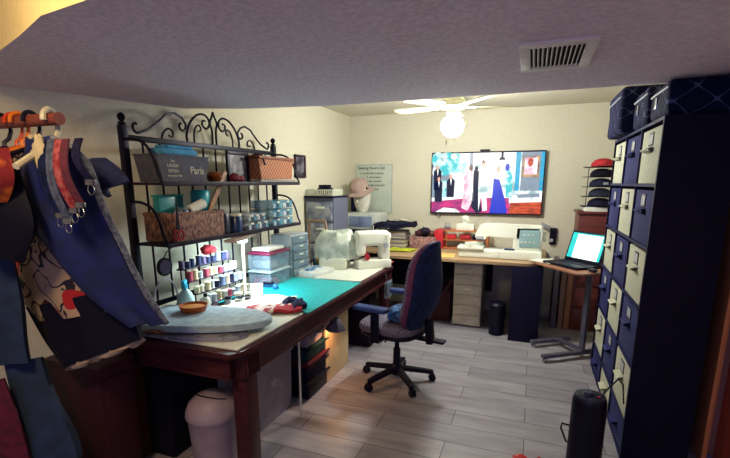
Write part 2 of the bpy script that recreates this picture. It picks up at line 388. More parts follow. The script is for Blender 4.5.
for z, xf in ((1.545, -1.88), (1.205, -1.88)):
    o = B().box(((RX+.02+xf)/2, ym, z), (xf-RX-.02, RY1-RY0-.0, .016), .003).box((xf, ym, z), (.012, RY1-RY0, .026), .003).done('shelf', M('shelf_dark', '#251d33', .5, '#1d1728', 15), rk)
    for y in (RY0, RY1):
        pts = [(RX, z+.24), (RX+.09, z+.235), (RX+.16, z+.2), (RX+.2, z+.13), (RX+.22, z+.06), (xf, z+.005)]
        B().tube([(p.x, y, p.y) for p in [smooth_lerp([(a, b_, 0) for a, b_ in pts], k/20) for k in range(21)]], .008, 8).done('side_bracket', iron, o)

SA, SB = 1.5535, 1.2135   # shelf surfaces (1.558 lip)
SA += .001; SB += .001
# ---- on the upper shelf
def open_box(w, d, h, th, z=0, flare=0, mi=0, bb=None):
    bb = bb or B()
    bb.box((0, 0, z+th/2), (w, d, th), mi=mi)
    for s in (-1, 1):
        bb.prism([(-d/2, z), (d/2, z), (d/2+flare, z+h), (-d/2-flare, z+h)], 0, th, 'x', mi=mi, mat=Matrix.Translation((s*w/2-(th if s > 0 else 0), 0, 0)) @ Matrix.Identity(4))
        bb.box((0, s*(d/2+flare/2-th/2), z+h/2), (w, th, h), .0, rx=-s*math.atan2(flare, h), mi=mi)
    return bb
def sign_text(body, size, mat, parent, loc, rot, name='lettering', ext=.0006):
    c = bpy.data.curves.new(name, 'FONT'); c.body = body; c.size = size; c.extrude = ext; c.offset = size*.012; c.align_x = 'CENTER'; c.align_y = 'CENTER'
    o = bpy.data.objects.new(name, c); C.objects.link(o)
    dg = bpy.context.evaluated_depsgraph_get()
    me = bpy.data.meshes.new_from_object(o.evaluated_get(dg)); bpy.data.objects.remove(o)
    me.materials.clear(); me.materials.append(mat)
    q = bpy.data.objects.new(name, me); C.objects.link(q); q.parent = parent; q.location = loc; q.rotation_euler = rot
    return q
t = thing('storage_crate', 'dark grey tapered crate with white lettering at the left end of the upper rack shelf', 'crate', (-1.975, 2.06, SA))
B().prism([(-.17, 0), (.17, 0), (.2, .14), (-.2, .14)], -.09, .075, 'x').done('crate_body', M('slate_fabric', '#484a5c', .8, '#3d3f52', 30), t)
tx = M('cream_ink', '#b5b2a0', .7)
for body, y, z, sz in (('live', -.09, .115, .022), ('LAUGH', -.09, .09, .026), ('OFTEN', -.09, .06, .024), ('love your life', -.08, .035, .02), ('Paris', .1, .065, .06)):
    sign_text(body, sz, tx, t, (.0752, y, z), (PI/2, 0, PI/2))
B().prism([(-.2, .14), (.2, .14), (.205, .15), (-.205, .15)], -.095, .08, 'x').done('rim', _m['slate_fabric'], t)
one(B().box((0, 0, .018), (.12, .26, .035), .012).box((0, .01, .045), (.10, .2, .018), .008), 'folded_cloth', M('sky_cloth', '#4a9ac8', .9, '#3888b8', 30), 'folded light blue cloth on top of the dark lettered crate', 'cloth', (-1.975, 2.06, SA+.1505))
one(B().lathe([(.03, 0), (.045, .02), (.05, .045), (.035, .062), (.025, .064)], n=20), 'copper_bowl', M('copper', '#a35c35', .35, '#8c4a2a', 10, metal=.7), 'small copper-coloured round bowl beside the dark crate', 'bowl', (-1.95, 2.37, SA))
def frame_(name, label, w, h, loc, rz, fm, pm, lean=.0):
    t = thing(name, label, 'picture frame', loc, rz)
    f = .022
    B().box((0, 0, f/2), (w, .02, f), .003).box((0, 0, h-f/2), (w, .02, f), .003).box((-w/2+f/2, 0, h/2), (f, .02, h), .003).box((w/2-f/2, 0, h/2), (f, .02, h), .003).done('frame_border', fm, t)
    B().box((0, .004, h/2), (w-f, .008, h-f)).done('picture', pm, t)
    return t
pic = M('faded_photo', '#6d6a78', .4, '#1d1a2c', 9, lo=.45, hi=.55, detail=2)
t = frame_('picture_frame', 'black picture frame standing on the upper rack shelf left of the honey picnic basket', .26, .21, (-1.985, 2.67, SA), PI/2+.05, iron, pic)
one(B().ball((0, 0, .03), (.035, .04, .03), 12, jit=.3).ball((.01, .05, .022), (.025, .03, .022), 10, jit=.3), 'cloth_rose', M('dark_rose', '#7d1c34', .8, '#5d1228', 30), 'small dark red cloth rose in front of the black picture frame', 'ornament', (-1.925, 2.545, SA))
t = thing('picnic_basket', 'honey brown woven picnic basket with lid on the right end of the upper rack shelf', 'basket', (-1.985, 3.05, SA+.024))
B().prism([(-.22, 0), (.22, 0), (.245, .145), (-.245, .145)], -.085, .085, 'x').done('basket_body', wicker_o, t)
B().box((0, 0, .157), (.2, .51, .024), .01).done('lid', M('basket_lid', '#8a4a30', .6, '#6c3624', 40), t)
B().tube([(0, -.2, .17), (.03, -.2, .178), (.085, -.2, .172), (.108, -.2, .10)], .008, 8).done('handle', wood_brown, t)
one(B().box((0, 0, .011), (.2, .5, .021), .002), 'magazine_stack', M('magazine_cream', '#a8a498', .7, '#6e6c72', 40, stretch=(.1, .1, 12)), 'thin stack of pale magazines under the picnic basket', 'magazines', (-1.985, 3.05, SA))
# ---- on the lower shelf
t = thing('wicker_basket', 'large brown seagrass basket on the lower rack shelf', 'basket', (-2.005, 2.15, SB))
bb = B(); 
w_, d_, h_ = .22, .42, .155
for x0, y0, sx, sy in ((w_/2, 0, .016, d_), (-w_/2, 0, .016, d_), (0, d_/2, w_, .016), (0, -d_/2, w_, .016)):
    bb.box((x0, y0, h_/2), (sx, sy, h_), .004)
bb.box((0, 0, .008), (w_, d_, .014))
bb.done('basket_body', wicker, t)
bb = B()
bb.tube([(w_/2, -d_/2, h_), (w_/2, d_/2, h_), (-w_/2, d_/2, h_), (-w_/2, -d_/2, h_)], .012, 8, closed=True)
bb.done('rim', wicker, t)
BZ = SB+.016
tb_ = M('teal_box', '#2fa3b4', .3, '#278f9f', 10, alpha=.85)
t2 = thing('plastic_case', 'teal translucent case standing in the back of the seagrass basket', 'case', (-2.065, 2.08, BZ))
B().box((0, 0, .12), (.05, .20, .24), .012).done('case_body', tb_, t2); B().box((0, 0, .244), (.056, .206, .012), .004).done('lid', teal, t2)
def jar(label, loc, r, h, bm, lm, name='jar', cat='jar', group=None, lidh=.014, n=16):
    t = thing(name, label, cat, loc, 0, group)
    B().lathe([(r*.9, 0), (r, .004), (r, h*.85), (r*.88, h*.93), (r*.85, h)], n=n).done('body', bm, t)
    B().lathe([(r*.95, h), (r*.97, h+.002), (r*.97, h+lidh), (r*.9, h+lidh+.002)], n=n).done('lid', lm, t)
    return t
bluel = M('blue_label', '#2c4c8c', .5, '#c8ccd0', 24, lo=.45, hi=.5)
jar('blue and white lettered tub poking out of the seagrass basket beside the teal case', (-1.96, 2.07, BZ+.03), .045, .13, bluel, clear, 'tub', 'tub')
B_ = None
t2 = thing('wipes_tub', 'tall turquoise topped tub with blue label at the right in the seagrass basket', 'tub', (-1.99, 2.27, BZ+.03))
B().lathe([(.05, 0), (.052, .004), (.052, .11), (.05, .115)], n=24).done('body', bluel, t2)
B().lathe([(.054, .115), (.058, .12), (.058, .235), (.05, .245)], n=24).done('cap', M('turquoise_cap', '#22a8bc', .4, '#1c98ac', 10), t2)
t2 = thing('tape_roll', 'white roll of backing paper lying tilted in the seagrass basket', 'roll', (-1.945, 2.165, BZ+.045))
B().cyl((0, -.05, .11), (.015, .06, .15), .03, n=20).done('roll', paper, t2)
B().cyl((0, -.053, .109), (0, -.048, .111), .014, n=16).done('core', navy, t2)
one(B().prism([(-.013, 0), (.013, 0), (.018, .2), (.016, .36), (-.016, .36), (-.018, .2)], -.005, .005, 'x', mat=Matrix.Rotation(math.radians(-36), 4, 'X')), 'wooden_paddle', wood_tan, 'flat tan wooden stick slanting up out of the seagrass basket', 'stick', (-1.925, 2.24, BZ+.10))
# scissors hanging at the left of the rack shelf
t = thing('hanging_scissors', 'red handled scissors hanging beside the near post of the rack', 'scissors', (-1.862, 1.93, 1.26))
B().tube([(0, -.02+.018*math.cos(a*PI/6), .0+.028*math.sin(a*PI/6)) for a in range(12)], .005, 8, closed=True).tube([(0, .02+.018*math.cos(a*PI/6), .0+.028*math.sin(a*PI/6)) for a in range(12)], .005, 8, closed=True).done('handle', red, t)
B().prism([(-.012, .03), (.012, .03), (.002, .17), (-.002, .17)], -.003, .003, 'x').done('blades', iron, t)
# glass and blue jars right of the basket
jl = M('dark_jar', '#3a3c58', .3, '#24263e', 20)
jar('dark glass jar on the lower rack shelf next to the seagrass basket', (-1.96, 2.44, SB), .042, .13, jl, greyw)
jar('navy jar with white lid on the lower rack shelf, in front of the jars', (-1.93, 2.54, SB), .042, .11, M('navy_jar', '#1d3a72', .3, '#162e5c', 12), white)
jar('squat clear jar with dark lid on the lower rack shelf', (-2.05, 2.54, SB), .04, .10, clear, black)
def case(label, loc, sx, sy, sz, m, lidm, n=3, rz=0, name='plastic_case', group=None):
    t = thing(name, label, 'case', loc, rz, group)
    B().box((0, 0, sz*.44), (sx, sy, sz*.86), .006).done('case_body', m, t)
    B().box((0, 0, sz*.93), (sx+.006, sy+.006, sz*.12), .004).done('lid', lidm, t)
    for k in range(n): B().box((sx/2+.002, -sy/2+sy*(k+.5)/n, sz*.8), (.01, .03, sz*.22), .002).done('latch', white, t)
    rr = random.Random(int(loc[1]*100))
    for k in range(6): B().box((sx*.5-.0015, -sy/2+sy*(k+.5)/6, sz*.38), (.006, sy/8*rr.uniform(.6, 1.2), sz*.55), .001).done('compartment', (M('stuff_white', '#b9bcc4', .7), M('stuff_navy', '#2b3358', .7), M('stuff_aqua', '#5a98ac', .7))[k % 3], t)
    return t
case('clear flat case, lower of the two on the lower rack shelf beside the navy jar', (-1.975, 2.74, SB), .19, .26, .06, clear, clear)
case('clear flat case, upper of the two on the lower rack shelf beside the navy jar', (-1.975, 2.73, SB+.062), .18, .22, .05, clear, greyw)
for k, (lab, m) in enumerate((('bottom', clear), ('middle', clear_blue), ('top', clear_blue))):
    case('blue-tinted organizer case, %s of three stacked at the far end of the lower rack shelf' % lab, (-1.985, 3.09, SB+.068*k), .2, .30, .062, clear_blue, m, 2)

# ---------------------------------------------------------------- things on the table beneath the rack
TZ = .7455
# craft lamp
lamp = thing('craft_lamp', 'white craft lamp with a long taupe light bar over the thread spools', 'lamp', (-1.90, 2.56, TZ))
B().box((0, 0, .008), (.12, .10, .016), .006).done('base', white, lamp)
B().cyl((0, 0, .016), (0, 0, .40), .010, n=12).done('pole', white, lamp)
B().box((0, 0, .405), (.04, .06, .03), .006).done('joint', white, lamp)
hd = B().box((0, .03, .431), (.075, .56, .02), .005, rz=.28).done('light_bar', M('taupe_plastic', '#a08c84', .5), lamp)
le = M('led_strip', '#f2fbff', .3, emis=1); lb = le.node_tree.nodes['Principled BSDF']; lb.inputs['Emission Color'].default_value = (.80, .97, 1, 1); lb.inputs['Emission Strength'].default_value = 14
B().box((0, .03, .4195), (.045, .50, .003), rz=.28).done('led_panel', le, lamp)
L = area('craft_lamp_light', (-1.90, 2.59, 1.157), (math.radians(6), math.radians(14), .28), .05, .46, 13.5, (.78, .96, 1))

# lamp phone stand (white tilted tablet back)
t = thing('tablet_stand', 'small white tilted stand in front of the craft lamp', 'stand', (-1.79, 2.53, TZ), .4)
B().box((0, 0, .005), (.1, .09, .01), .003).done('base', white, t); B().box((0, .02, .055), (.09, .012, .1), .003, rx=-.35).done('rest', white, t)
# spools on a tiered rack
sr = thing('spool_rack', 'dark tiered thread rack below the seagrass basket shelf', 'rack', (0, 0, TZ))
for k in range(4):
    x = -2.075+k*.052; z = .26-.075*k
    B().box((x, 2.375, z), (.046, .50, .006), .001).cyl((x, 2.14, 0), (x, 2.14, z), .004).cyl((x, 2.61, 0), (x, 2.61, z), .004).done('tier', M('rack_board', '#2e2636', .6), sr)
cols = ['#c0c4bc', '#ccccbc', '#a89078', '#9098a8', '#5c7094', '#b8a490', '#2c3454', '#a03850', '#c4bc98', '#544870', '#1c1e38', '#a0a8b4']
smats = [M('thread_%02d' % i, c, .6, None, 80, stretch=(1, 1, 6)) for i, c in enumerate(cols)]
cnames = ['white', 'ivory', 'beige', 'pale grey', 'steel blue', 'cream', 'slate', 'rose', 'eggshell', 'mauve', 'black', 'silver']
sp0 = None
thread_of = lambda t: [c for c in t.children if c.name.startswith('thread')][0]
def spool(loc, ci, label, h=.055, r=.017):
    global sp0
    if sp0 is None:
        t = thing('thread_spool', label, 'thread spool', loc, 0, 'thread spools on the tiered rack')
        B().lathe([(.021, 0), (.021, .004), (.018, .005), (.018, .044), (.021, .045), (.021, .05), (.006, .052)], n=12).done('thread', smats[0], t)
        B().cyl((0, 0, .05), (0, 0, .055), .011, n=10).done('spool_cap', white, t)
        sp0 = t
    else:
        t = dup(sp0, loc, label=label)
    if sdata: thread_of(t).data = sdata[ci]
    return t
sdata = None
rowname = ['back top', 'second', 'third', 'front bottom']
spool((-2.145, 2.08, TZ+.2645), 0, 'x')
base = thread_of(sp0).data; sdata = []
for m in smats:
    dm = base.copy(); dm.materials[0] = m; sdata.append(dm)
first = True
rr = random.Random(3)
for k in range(4):
    x = -2.075+k*.052; z = .2645-.075*k
    n = 10
    for i in range(n):
        y = 2.152+i*.0495+rr.uniform(-.005, .005)
        ci = rr.choice([6, 10, 9, 4, 2, 11, 3, 6]) if k == 0 else rr.choice([0, 1, 2, 5, 8, 11, 3, 0, 10, 8, 7, 6, 4]) 
        lab = '%s thread spool, %s from left on %s tier of the spool rack' % (cnames[ci], ['first', 'second', 'third', 'fourth', 'fifth', 'sixth', 'seventh', 'eighth', 'ninth', 'tenth', 'eleventh'][i], rowname[k])
        if first:
            sp0['label'] = lab; sp0.location = (x, y, TZ+z); thread_of(sp0).data = sdata[ci]; first = False
        else:
            q_ = spool((x+rr.uniform(-.004, .004), y, TZ+z), ci, lab); hs = rr.choice([.8, 1.0, 1.0, 1.2]); q_.scale = (rr.choice([.85, 1.0, 1.08]),)*2+(hs,)
t = one(B().ball((0, 0, .03), (.045, .05, .032), 14, jit=.4).ball((.0, .045, .026), (.03, .03, .026), 10, jit=.3), 'pin_cushion', red, 'crimson ruffled pin cushion on the spool rack top tier', 'pin cushion', (-2.075, 2.40, TZ+.3235))
# bottles
t = thing('spray_bottle', 'translucent spray bottle with bright cyan trigger head beside the ironing board', 'spray bottle', (-1.985, 2.07, TZ))
B().lathe([(.048, 0), (.052, .006), (.050, .09), (.038, .13), (.016, .155), (.014, .165)], n=20).done('bottle_body', M('milky_plastic', '#bfe2e4', .3, '#b0d8dc', 10), t)
B().cyl((0, 0, .165), (0, 0, .185), .017, n=14).box((.0, -.005, .2), (.022, .07, .03), .006, rz=.5).box((.02, -.02, .178), (.01, .012, .045), .003, rz=.5, rx=.4).done('trigger_head', M('cyan_plastic', '#1fa9d2', .4), t)
t = thing('pump_bottle', 'white bottle with dark cap in front of the thread spools', 'bottle', (-1.885, 2.13, TZ))
B().lathe([(.024, 0), (.027, .004), (.027, .085), (.018, .1), (.012, .104)], n=18).done('bottle_body', white, t)
B().cyl((0, 0, .104), (0, 0, .125), .012, n=12).done('cap', black, t)
t = thing('measuring_tape_dish', 'round orange dish on the back of the ironing board beside the blue garment', 'dish', (-1.80, 1.93, .8225))
om = M('orange_plastic', '#b85a1e', .4, '#a44e18', 10)
B().lathe([(.06, 0), (.07, .004), (.08, .035), (.076, .036), (.066, .008), (.01, .006)], n=28).done('dish', om, t)
B().lathe([(.06, .008), (.064, .009), (.062, .024), (.03, .024)], n=24).done('coiled_tape', M('yellow_tape', '#d08830', .6), t)
# small jars in front of the spools
for i, (x, y, r, h, m, l, lab) in enumerate([
    (-1.83, 2.38, .026, .06, clear, white, 'small clear jar with white lid just left of the tablet stand'),
    (-1.85, 2.30, .022, .05, M('grey_jar', '#9aa2ae', .4), black, 'small grey jar with black lid in front of the spool rack'),
    (-1.86, 2.44, .022, .045, M('mauve_jar', '#8a7488', .4), white, 'small mauve jar with white lid in front of the spool rack'),
    (-1.80, 2.45, .022, .05, jl, white, 'small dark jar with white lid near the lamp base')]):
    jar(lab, (x, y, TZ), r, h, m, l)
one(B().ball((0, 0, .024), .024, 16), 'blue_ball', M('blue_rubber', '#2c78b4', .6), 'small blue ball by the foot of the craft lamp', 'ball', (-1.80, 2.80, TZ))
t = thing('sewing_clip_tin', 'dark blue round tin behind the blue ball', 'tin', (-1.9, 2.86, TZ))
B().lathe([(.04, 0), (.042, .003), (.042, .03), (.04, .032)], n=20).done('tin_body', M('blue_tin', '#2b5488', .4), t); B().cyl((0, 0, .032), (0, 0, .04), .043, n=20).done('lid', navy, t)
# clear boxes, drawers
def bin_box(label, loc, sx, sy, sz, body, lid, cm1, rz=0):
    t = thing('storage_box', label, 'box', loc, rz)
    B().box((0, 0, .003), (sx*.9, sy*.9, .006)).box((sx/2-.004, 0, sz/2), (.004, sy*.96, sz)).box((-sx/2+.004, 0, sz/2), (.004, sy*.96, sz)).box((0, sy/2-.006, sz/2), (sx, .004, sz)).box((0, -sy/2+.006, sz/2), (sx, .004, sz)).done('box_body', body, t)
    B().box((0, 0, sz+.007), (sx+.012, sy+.012, .014), .005).box((0, 0, sz+.018), (sx-.03, sy-.03, .008), .004).done('lid', lid, t)
    B().box((0, -sy*.2, sz*.3), (sx*.8, sy*.42, sz*.5), .012).done('contents', cm1[0], t); B().box((0, sy*.25, sz*.25), (sx*.8, sy*.35, sz*.4), .012).done('contents', cm1[1], t)
    return t
bin_box('clear box of pale and pink supplies, lower of two between craft lamp and drawers', (-1.975, 3.0, TZ), .2, .30, .11, clear, M('ice_lid', '#b8ccd4', .4), [M('pink_stuff', '#d08a98', .8), M('aqua_stuff', '#6ac4cc', .8)])
bin_box('clear box with purple-red lid, stacked on the other clear box under the rack', (-1.975, 3.0, TZ+.1375), .2, .30, .115, clear, M('maroon_lid', '#7a1f48', .4), [M('white_stuff', '#c4ccd0', .8), M('blue_stuff', '#5aa4bc', .8)])
one(B().box((0, 0, .012), (.16, .22, .024), .006), 'white_case', paper, 'flat white case lying on the purple-red lid', 'case', (-1.975, 2.99, TZ+.278))
t = thing('drawer_unit', 'small white five-drawer unit on the table beside the clear boxes', 'drawer unit', (-1.985, 3.36, TZ))
B().box((-.01, 0, .185), (.2, .3, .37), .006).done('cabinet_body', M('unit_white', '#a4b0b8', .4), t)
for k in range(5):
    dr = B().box((.095, 0, .04+k*.071), (.02, .27, .062), .004).done('drawer', M('drawer_front', '#6c8290', .25, '#5c7284', 8), t)
    B().box((.108, 0, .05+k*.071), (.01, .06, .012), .003).done('handle', white, dr)
one(B().box((0, 0, .17), (.012, .14, .34), .003), 'white_sheet', M('panel_ice', '#a8b8c4', .5), 'narrow pale panel standing beside the small drawer unit', 'panel', (-1.98, 3.60, TZ))
# tall grey drawer stack in the corner
t = thing('drawer_tower', 'tall clear-fronted grey plastic drawer tower in the left corner beyond the table', 'drawer tower', (-2.105, 4.36, 0))
tg = M('tower_grey', '#8a90a0', .4, '#80869a', 10)
B().box((0, .01, .7), (.33, .38, 1.4), .01).done('tower_body', M('tower_frame', '#5a6078', .5), t)
for k in range(6):
    dr = B().box((0, -.19, .13+k*.225), (.30, .03, .2), .01).done('drawer', M('tower_drawer', '#98a0ac', .25, '#646c84', 12, lo=.4, hi=.6), t)
    B().box((.02, -.212, .17+k*.225), (.10, .016, .02), .005).done('handle', white, dr)
    B().cyl((.1, -.204, .13+k*.225), (.1, -.208, .13+k*.225), .04, n=20).done('round_label', greyw, dr)
B().box((0, 0, 1.405), (.34, .42, .02), .004).done('tower_top', navy, t)
t = thing('plastic_basket', 'white slotted plastic basket on top of the tall drawer tower', 'basket', (-2.11, 4.33, 1.4155))
bb = B().box((0, 0, .005), (.3, .26, .01)).box((0, -.13, .06), (.31, .008, .012)).box((0, .13, .06), (.31, .008, .012)).box((.152, 0, .06), (.008, .26, .012)).box((-.152, 0, .06), (.008, .26, .012))
for k in range(14):
    for s in (-1, 1): bb.box((-.145+k*.0223, s*.13, .033), (.012, .006, .05))
for k in range(10):
    for s in (-1, 1): bb.box((s*.152, -.115+k*.0255, .033), (.006, .012, .05))
bb.done('basket_body', white, t)
one(B().ball((0, 0, .045), (.09, .08, .05), 14, jit=.3).tube([(.06*math.cos(a*PI/8), .05*math.sin(a*PI/8), .09) for a in range(16)], .012, 8, closed=True), 'cable_bundle', black, 'bundle of black cables in the white slotted basket', 'cables', (-2.11, 4.33, 1.427))
# wooden A stand / easel in front of the drawers
t = thing('wooden_easel', 'small light wooden frame leaning at the far left end of the table', 'easel', (-1.95, 3.93, TZ))
B().box((.06, 0, .22), (.025, .02, .45), .003, ry=-.16).done('leg', M('easel_wood', '#a08a78', .6), t)
B().box((-.08, 0, .43), (.20, .02, .03), .003).done('crossbar', _m['easel_wood'], t)
B().box((-.16, 0, .22), (.025, .02, .44), .003, ry=.05).done('leg', _m['easel_wood'], t)
t = frame_('greeting_card_frame', 'small colourful blue and orange card standing at the foot of the wooden frame', .12, .15, (-1.93, 3.80, TZ), .5, M('card_blue', '#3c8cc0', .5), M('card_art', '#c8a050', .5, '#3a6f54', 12, lo=.45, hi=.5))
one(B().tube([(0, .03*math.cos(a*PI/8), .055+.055*math.sin(a*PI/8)) for a in range(16)], .005, 8, closed=True), 'black_ring', black, 'black oval ring handle beside the colourful card', 'ring', (-1.9, 3.6, TZ))
# white flat organizer
t = thing('flat_organizer', 'flat white organizer tray with blue items on the table behind the teal mat', 'tray', (-1.83, 3.44, .7555), -.22)
B().box((0, 0, .018), (.30, .30, .036), .006).done('tray', M('tray_white', '#d5dad8', .4), t)
B().box((-.02, 0, .040), (.17, .20, .01), .003).done('blue_packet', M('packet_blue', '#2a6ca0', .5, '#c4d4d8', 20, lo=.46, hi=.5), t)
# sewing things
def sewing_machine(label, loc, rz, scale=1):
    t = thing('sewing_machine', label, 'sewing machine', loc, rz)
    s = scale
    W = M('machine_white', '#e2e4d8', .3, '#dcdfd2', 8)
    B().box((0, 0, .035*s), (.38*s, .18*s, .07*s), .012).done('base', W, t)
    B().box((.135*s, 0, .18*s), (.1*s, .13*s, .23*s), .025, seg=4).done('column', W, t)
    B().box((-.01*s, 0, .245*s), (.37*s, .13*s, .125*s), .035, seg=4).done('arm', W, t)
    B().box((-.145*s, 0, .20*s), (.10*s, .125*s, .19*s), .025, seg=3).done('head', W, t)
    B().cyl((-.145*s, 0, .14*s), (-.145*s, 0, .075*s), .003).cyl((-.13*s, 0, .15*s), (-.13*s, 0, .085*s), .005).box((-.14*s, 0, .08*s), (.03*s, .025*s, .006)).done('needle_bar', chrome, t)
    B().cyl((.185*s, 0, .25*s), (.205*s, 0, .25*s), .035*s, n=20).done('handwheel', W, t)
    B().cyl((.13*s, -.066*s, .19*s), (.13*s, -.078*s, .19*s), .025*s, n=20).done('dial', greyw, t)
    B().cyl((.02*s, .02*s, .3*s), (.02*s, .02*s, .35*s), .004).done('spool_pin', white, t)
    B().cyl((-.09*s, -.092*s, .1*s), (-.09*s, -.05*s, .1*s), .028*s, n=18).done('red_thread', red, t)
    return t
sewing_machine('cream white sewing machine at the far end of the long table', (-1.41, 3.90, .7555), math.radians(38), 1.0).scale = (.86, 1.05, 1.14)
t = thing('covered_serger', 'serger machine under a crumpled clear plastic cover, left of the white sewing machine', 'serger', (-1.745, 3.78, .7555), math.radians(10))
B().box((0, -.02, .05), (.26, .22, .10), .015).done('machine_base', white, t)
def cov(u, v):
    a = 2*PI*v; th = u*PI*.5
    r = math.cos(th)**.5 if u < 1 else 0
    n = 1+.16*noise.noise(Vector((math.cos(a)*2.2, math.sin(a)*2.2, u*3)))
    return (.225*r*math.cos(a)*n, .15*r*math.sin(a)*n+.03, .085+.25*math.sin(th)**.8*n)
B().sheet(cov, 14, 28, .002).done('plastic_cover', M('cover_film', '#dfe8dc', .25, '#b4c4bc', 9, alpha=.72, bump=1.0), t)
# orange cloth and hanging bag at table end
one(B().sheet(lambda u, v: (-.05+.11*u, -.09+.2*v, .012+.016*math.sin(u*9+v*7)*math.sin(u*PI)*math.sin(v*PI)), 10, 10, .008), 'orange_cloth', M('orange_cloth', '#b8562c', .9, '#8c3a20', 30), 'orange-red cloth scrap on the far corner of the long table', 'cloth', (-1.34, 4.07, .7555))
t = thing('notions_pouch', 'clear pouch of scissors hanging on the side of the long table behind the chair', 'pouch', (-1.205, 3.78, .5))
B().box((0, 0, .08), (.03, .16, .15), .008).done('pouch_body', clear, t); B().cyl((-.012, 0, .155), (-.034, 0, .225), .004).done('hook', chrome, t)
B().box((0, 0, .08), (.01, .1, .11), .003).done('contents', black, t)
# fabric heap, pattern and red bag on the mat
one(B().sheet(lambda u, v: (-.2+.36*u, -.19+.34*v+.05*u, .008+.014*abs(math.sin(u*7+v*4))*v*(1-u*.3)), 14, 12, .003), 'pattern_paper', M('pattern_tissue', '#d5d0bc', .9, '#c2bca8', 12), 'crumpled cream pattern paper lying on the teal mat', 'paper', (-1.66, 2.42, .752))
t = thing('red_bag', 'red and white printed fabric bag between the ironing board and the mat', 'bag', (-1.47, 2.27, .7565), .5)
B().sheet(lambda u, v: (-.17+.34*u, -.065+.13*v, .018+.012*math.sin(v*PI)+.006*math.sin(u*14+v*5)), 20, 10, .022).done('bag_body', M('red_print', '#a41e30', .8, '#d9ccc8', 14, lo=.44, hi=.47), t)
B().ball((.15, .02, .035), (.05, .07, .035), 12, jit=.5).ball((.10, .06, .04), (.05, .045, .035), 12, jit=.5).done('dark_ruffle', navy_cloth, t)
t = thing('small_scissors', 'pair of small dark scissors on the cream pattern paper', 'scissors', (-1.78, 2.42, .785), .3)
B().tube([(-.05+.022*math.cos(a*PI/6), -.02+.016*math.sin(a*PI/6), 0) for a in range(12)], .004, 6, closed=True).tube([(-.05+.022*math.cos(a*PI/6), .022+.016*math.sin(a*PI/6), 0) for a in range(12)], .004, 6, closed=True).done('handles', black, t)
B().prism([(-.03, -.012), (.08, 0), (-.03, .004)], -.001, .0015).prism([(-.03, .014), (.08, .002), (-.03, -.002)], .0015, .004).done('blades', chrome, t)
one(B().tube([(0, .09*math.cos(a*PI/12), .125+.12*math.sin(a*PI/12)) for a in range(24)], .005, 6, closed=True), 'embroidery_hoop', greyw, 'thin pale embroidery hoop standing behind the blue garment', 'hoop', (-2.0, 1.93, .748))
t = thing('hand_mirror', 'small round dark mirror hanging from the near end of the lower rack shelf', 'mirror', (-1.862, 1.80, 1.1))
B().cyl((0, 0, 0), (.012, 0, 0), .05, n=24).done('rim', black, t); B().cyl((.012, 0, 0), (.014, 0, 0), .04, n=24).done('glass', M('mirror_dark', '#4c4c68', .1), t)
B().tube([(.006, 0, .05), (.006, .03, .085), (.004, .075, .10)], .003, 6).done('hook', iron, t)

# ---------------------------------------------------------------- under the long table
t = thing('waste_bin', 'white swing-top waste bin with domed lid under the near end of the table', 'waste bin', (-1.575, 1.77, 0))
pk = M('bin_pale', '#9c8c9a', .5, '#928292', 10)
B().lathe([(.11, 0), (.115, .005), (.135, .30), (.138, .305)], n=32).done('bin_body', pk, t)
lid = B().lathe([(.142, .298), (.145, .305), (.143, .33), (.125, .375), (.09, .41), (.045, .43), (.005, .435)], n=32).done('domed_lid', pk, t)
pts = []
for k in range(17):
    a = -PI*.93+PI*.86*k/16; x = .10*math.cos(a); y = .02+.10*math.sin(a)*.8
    rr_ = math.hypot(x, y); pts.append((x, y, .436-.9*rr_**2*4.4*(1 if rr_ > 0 else 1)+.006))
B().tube([(p[0], p[1], min(p[2], .436)) for p in pts], .0035, 6).done('flap_seam', navy, lid)
t = thing('storage_crate', 'grey-white storage tub with a star emblem under the table behind the leg', 'crate', (-1.70, 2.30, 0))
cw = M('tub_pale', '#8e8698', .6, '#827a8e', 10)
B().prism([(-.19, 0), (.19, 0), (.21, .42), (-.21, .42)], -.17, .19, 'x').done('crate_body', cw, t)
st = []
for k in range(10):
    a = PI/2+k*PI/5; r = .045 if k % 2 == 0 else .018; st.append((-.02+r*math.cos(a), .26+r*math.sin(a)))
B().prism(st, .19, .193, 'x').done('star_emblem', M('emblem_pale', '#b8b0bc', .6), t)
B().box((.01, 0, .425), (.39, .45, .022), .006).done('rim', cw, t)
one(B().ball((0, 0, .05), (.17, .19, .045), 16, jit=.4), 'dark_fabric_heap', navy_cloth, 'dark fabric heaped on the storage tub with the star', 'fabric', (-1.69, 2.30, .437))
one(B().cyl((0, 0, 0), (0, 0, .71), .007, n=12), 'metal_pole', white, 'thin upright metal pole under the table edge beside the stacked trays', 'pole', (-1.36, 2.36, 0))
for k, (h, m, lab, sx) in enumerate(((.13, black, 'black tray, bottom of the tray stack under the table', .36), (.10, navy, 'dark navy tray, second from the bottom under the table', .34), (.05, M('maroon_tray', '#4a1830', .5), 'thin maroon tray in the tray stack under the table', .36), (.09, M('green_tray', '#12303c', .6), 'dark green tray, top of the tray stack under the table', .34))):
    z = sum((.13, .10, .05, .09)[:k])+.002*k
    t = thing('storage_tray', lab, 'tray', (-1.60, 2.75, z+.0005))
    B().box((0, 0, h/2-.006), (sx, .32, h-.014), .012).done('tray_body', m, t); B().box((.0, 0, h-.008), (sx+.03, .35, .014), .005).done('rim', m, t)
t = thing('plastic_caddy', 'grey plastic caddy with curved handle on the tray stack under the table', 'caddy', (-1.6, 2.76, .3785))
B().box((0, 0, .05), (.3, .26, .098), .015).done('caddy_body', cw, t); B().tube([(.155, -.08, .06), (.18, -.06, .09), (.18, .06, .09), (.155, .08, .06)], .008).done('handle', cw, t)
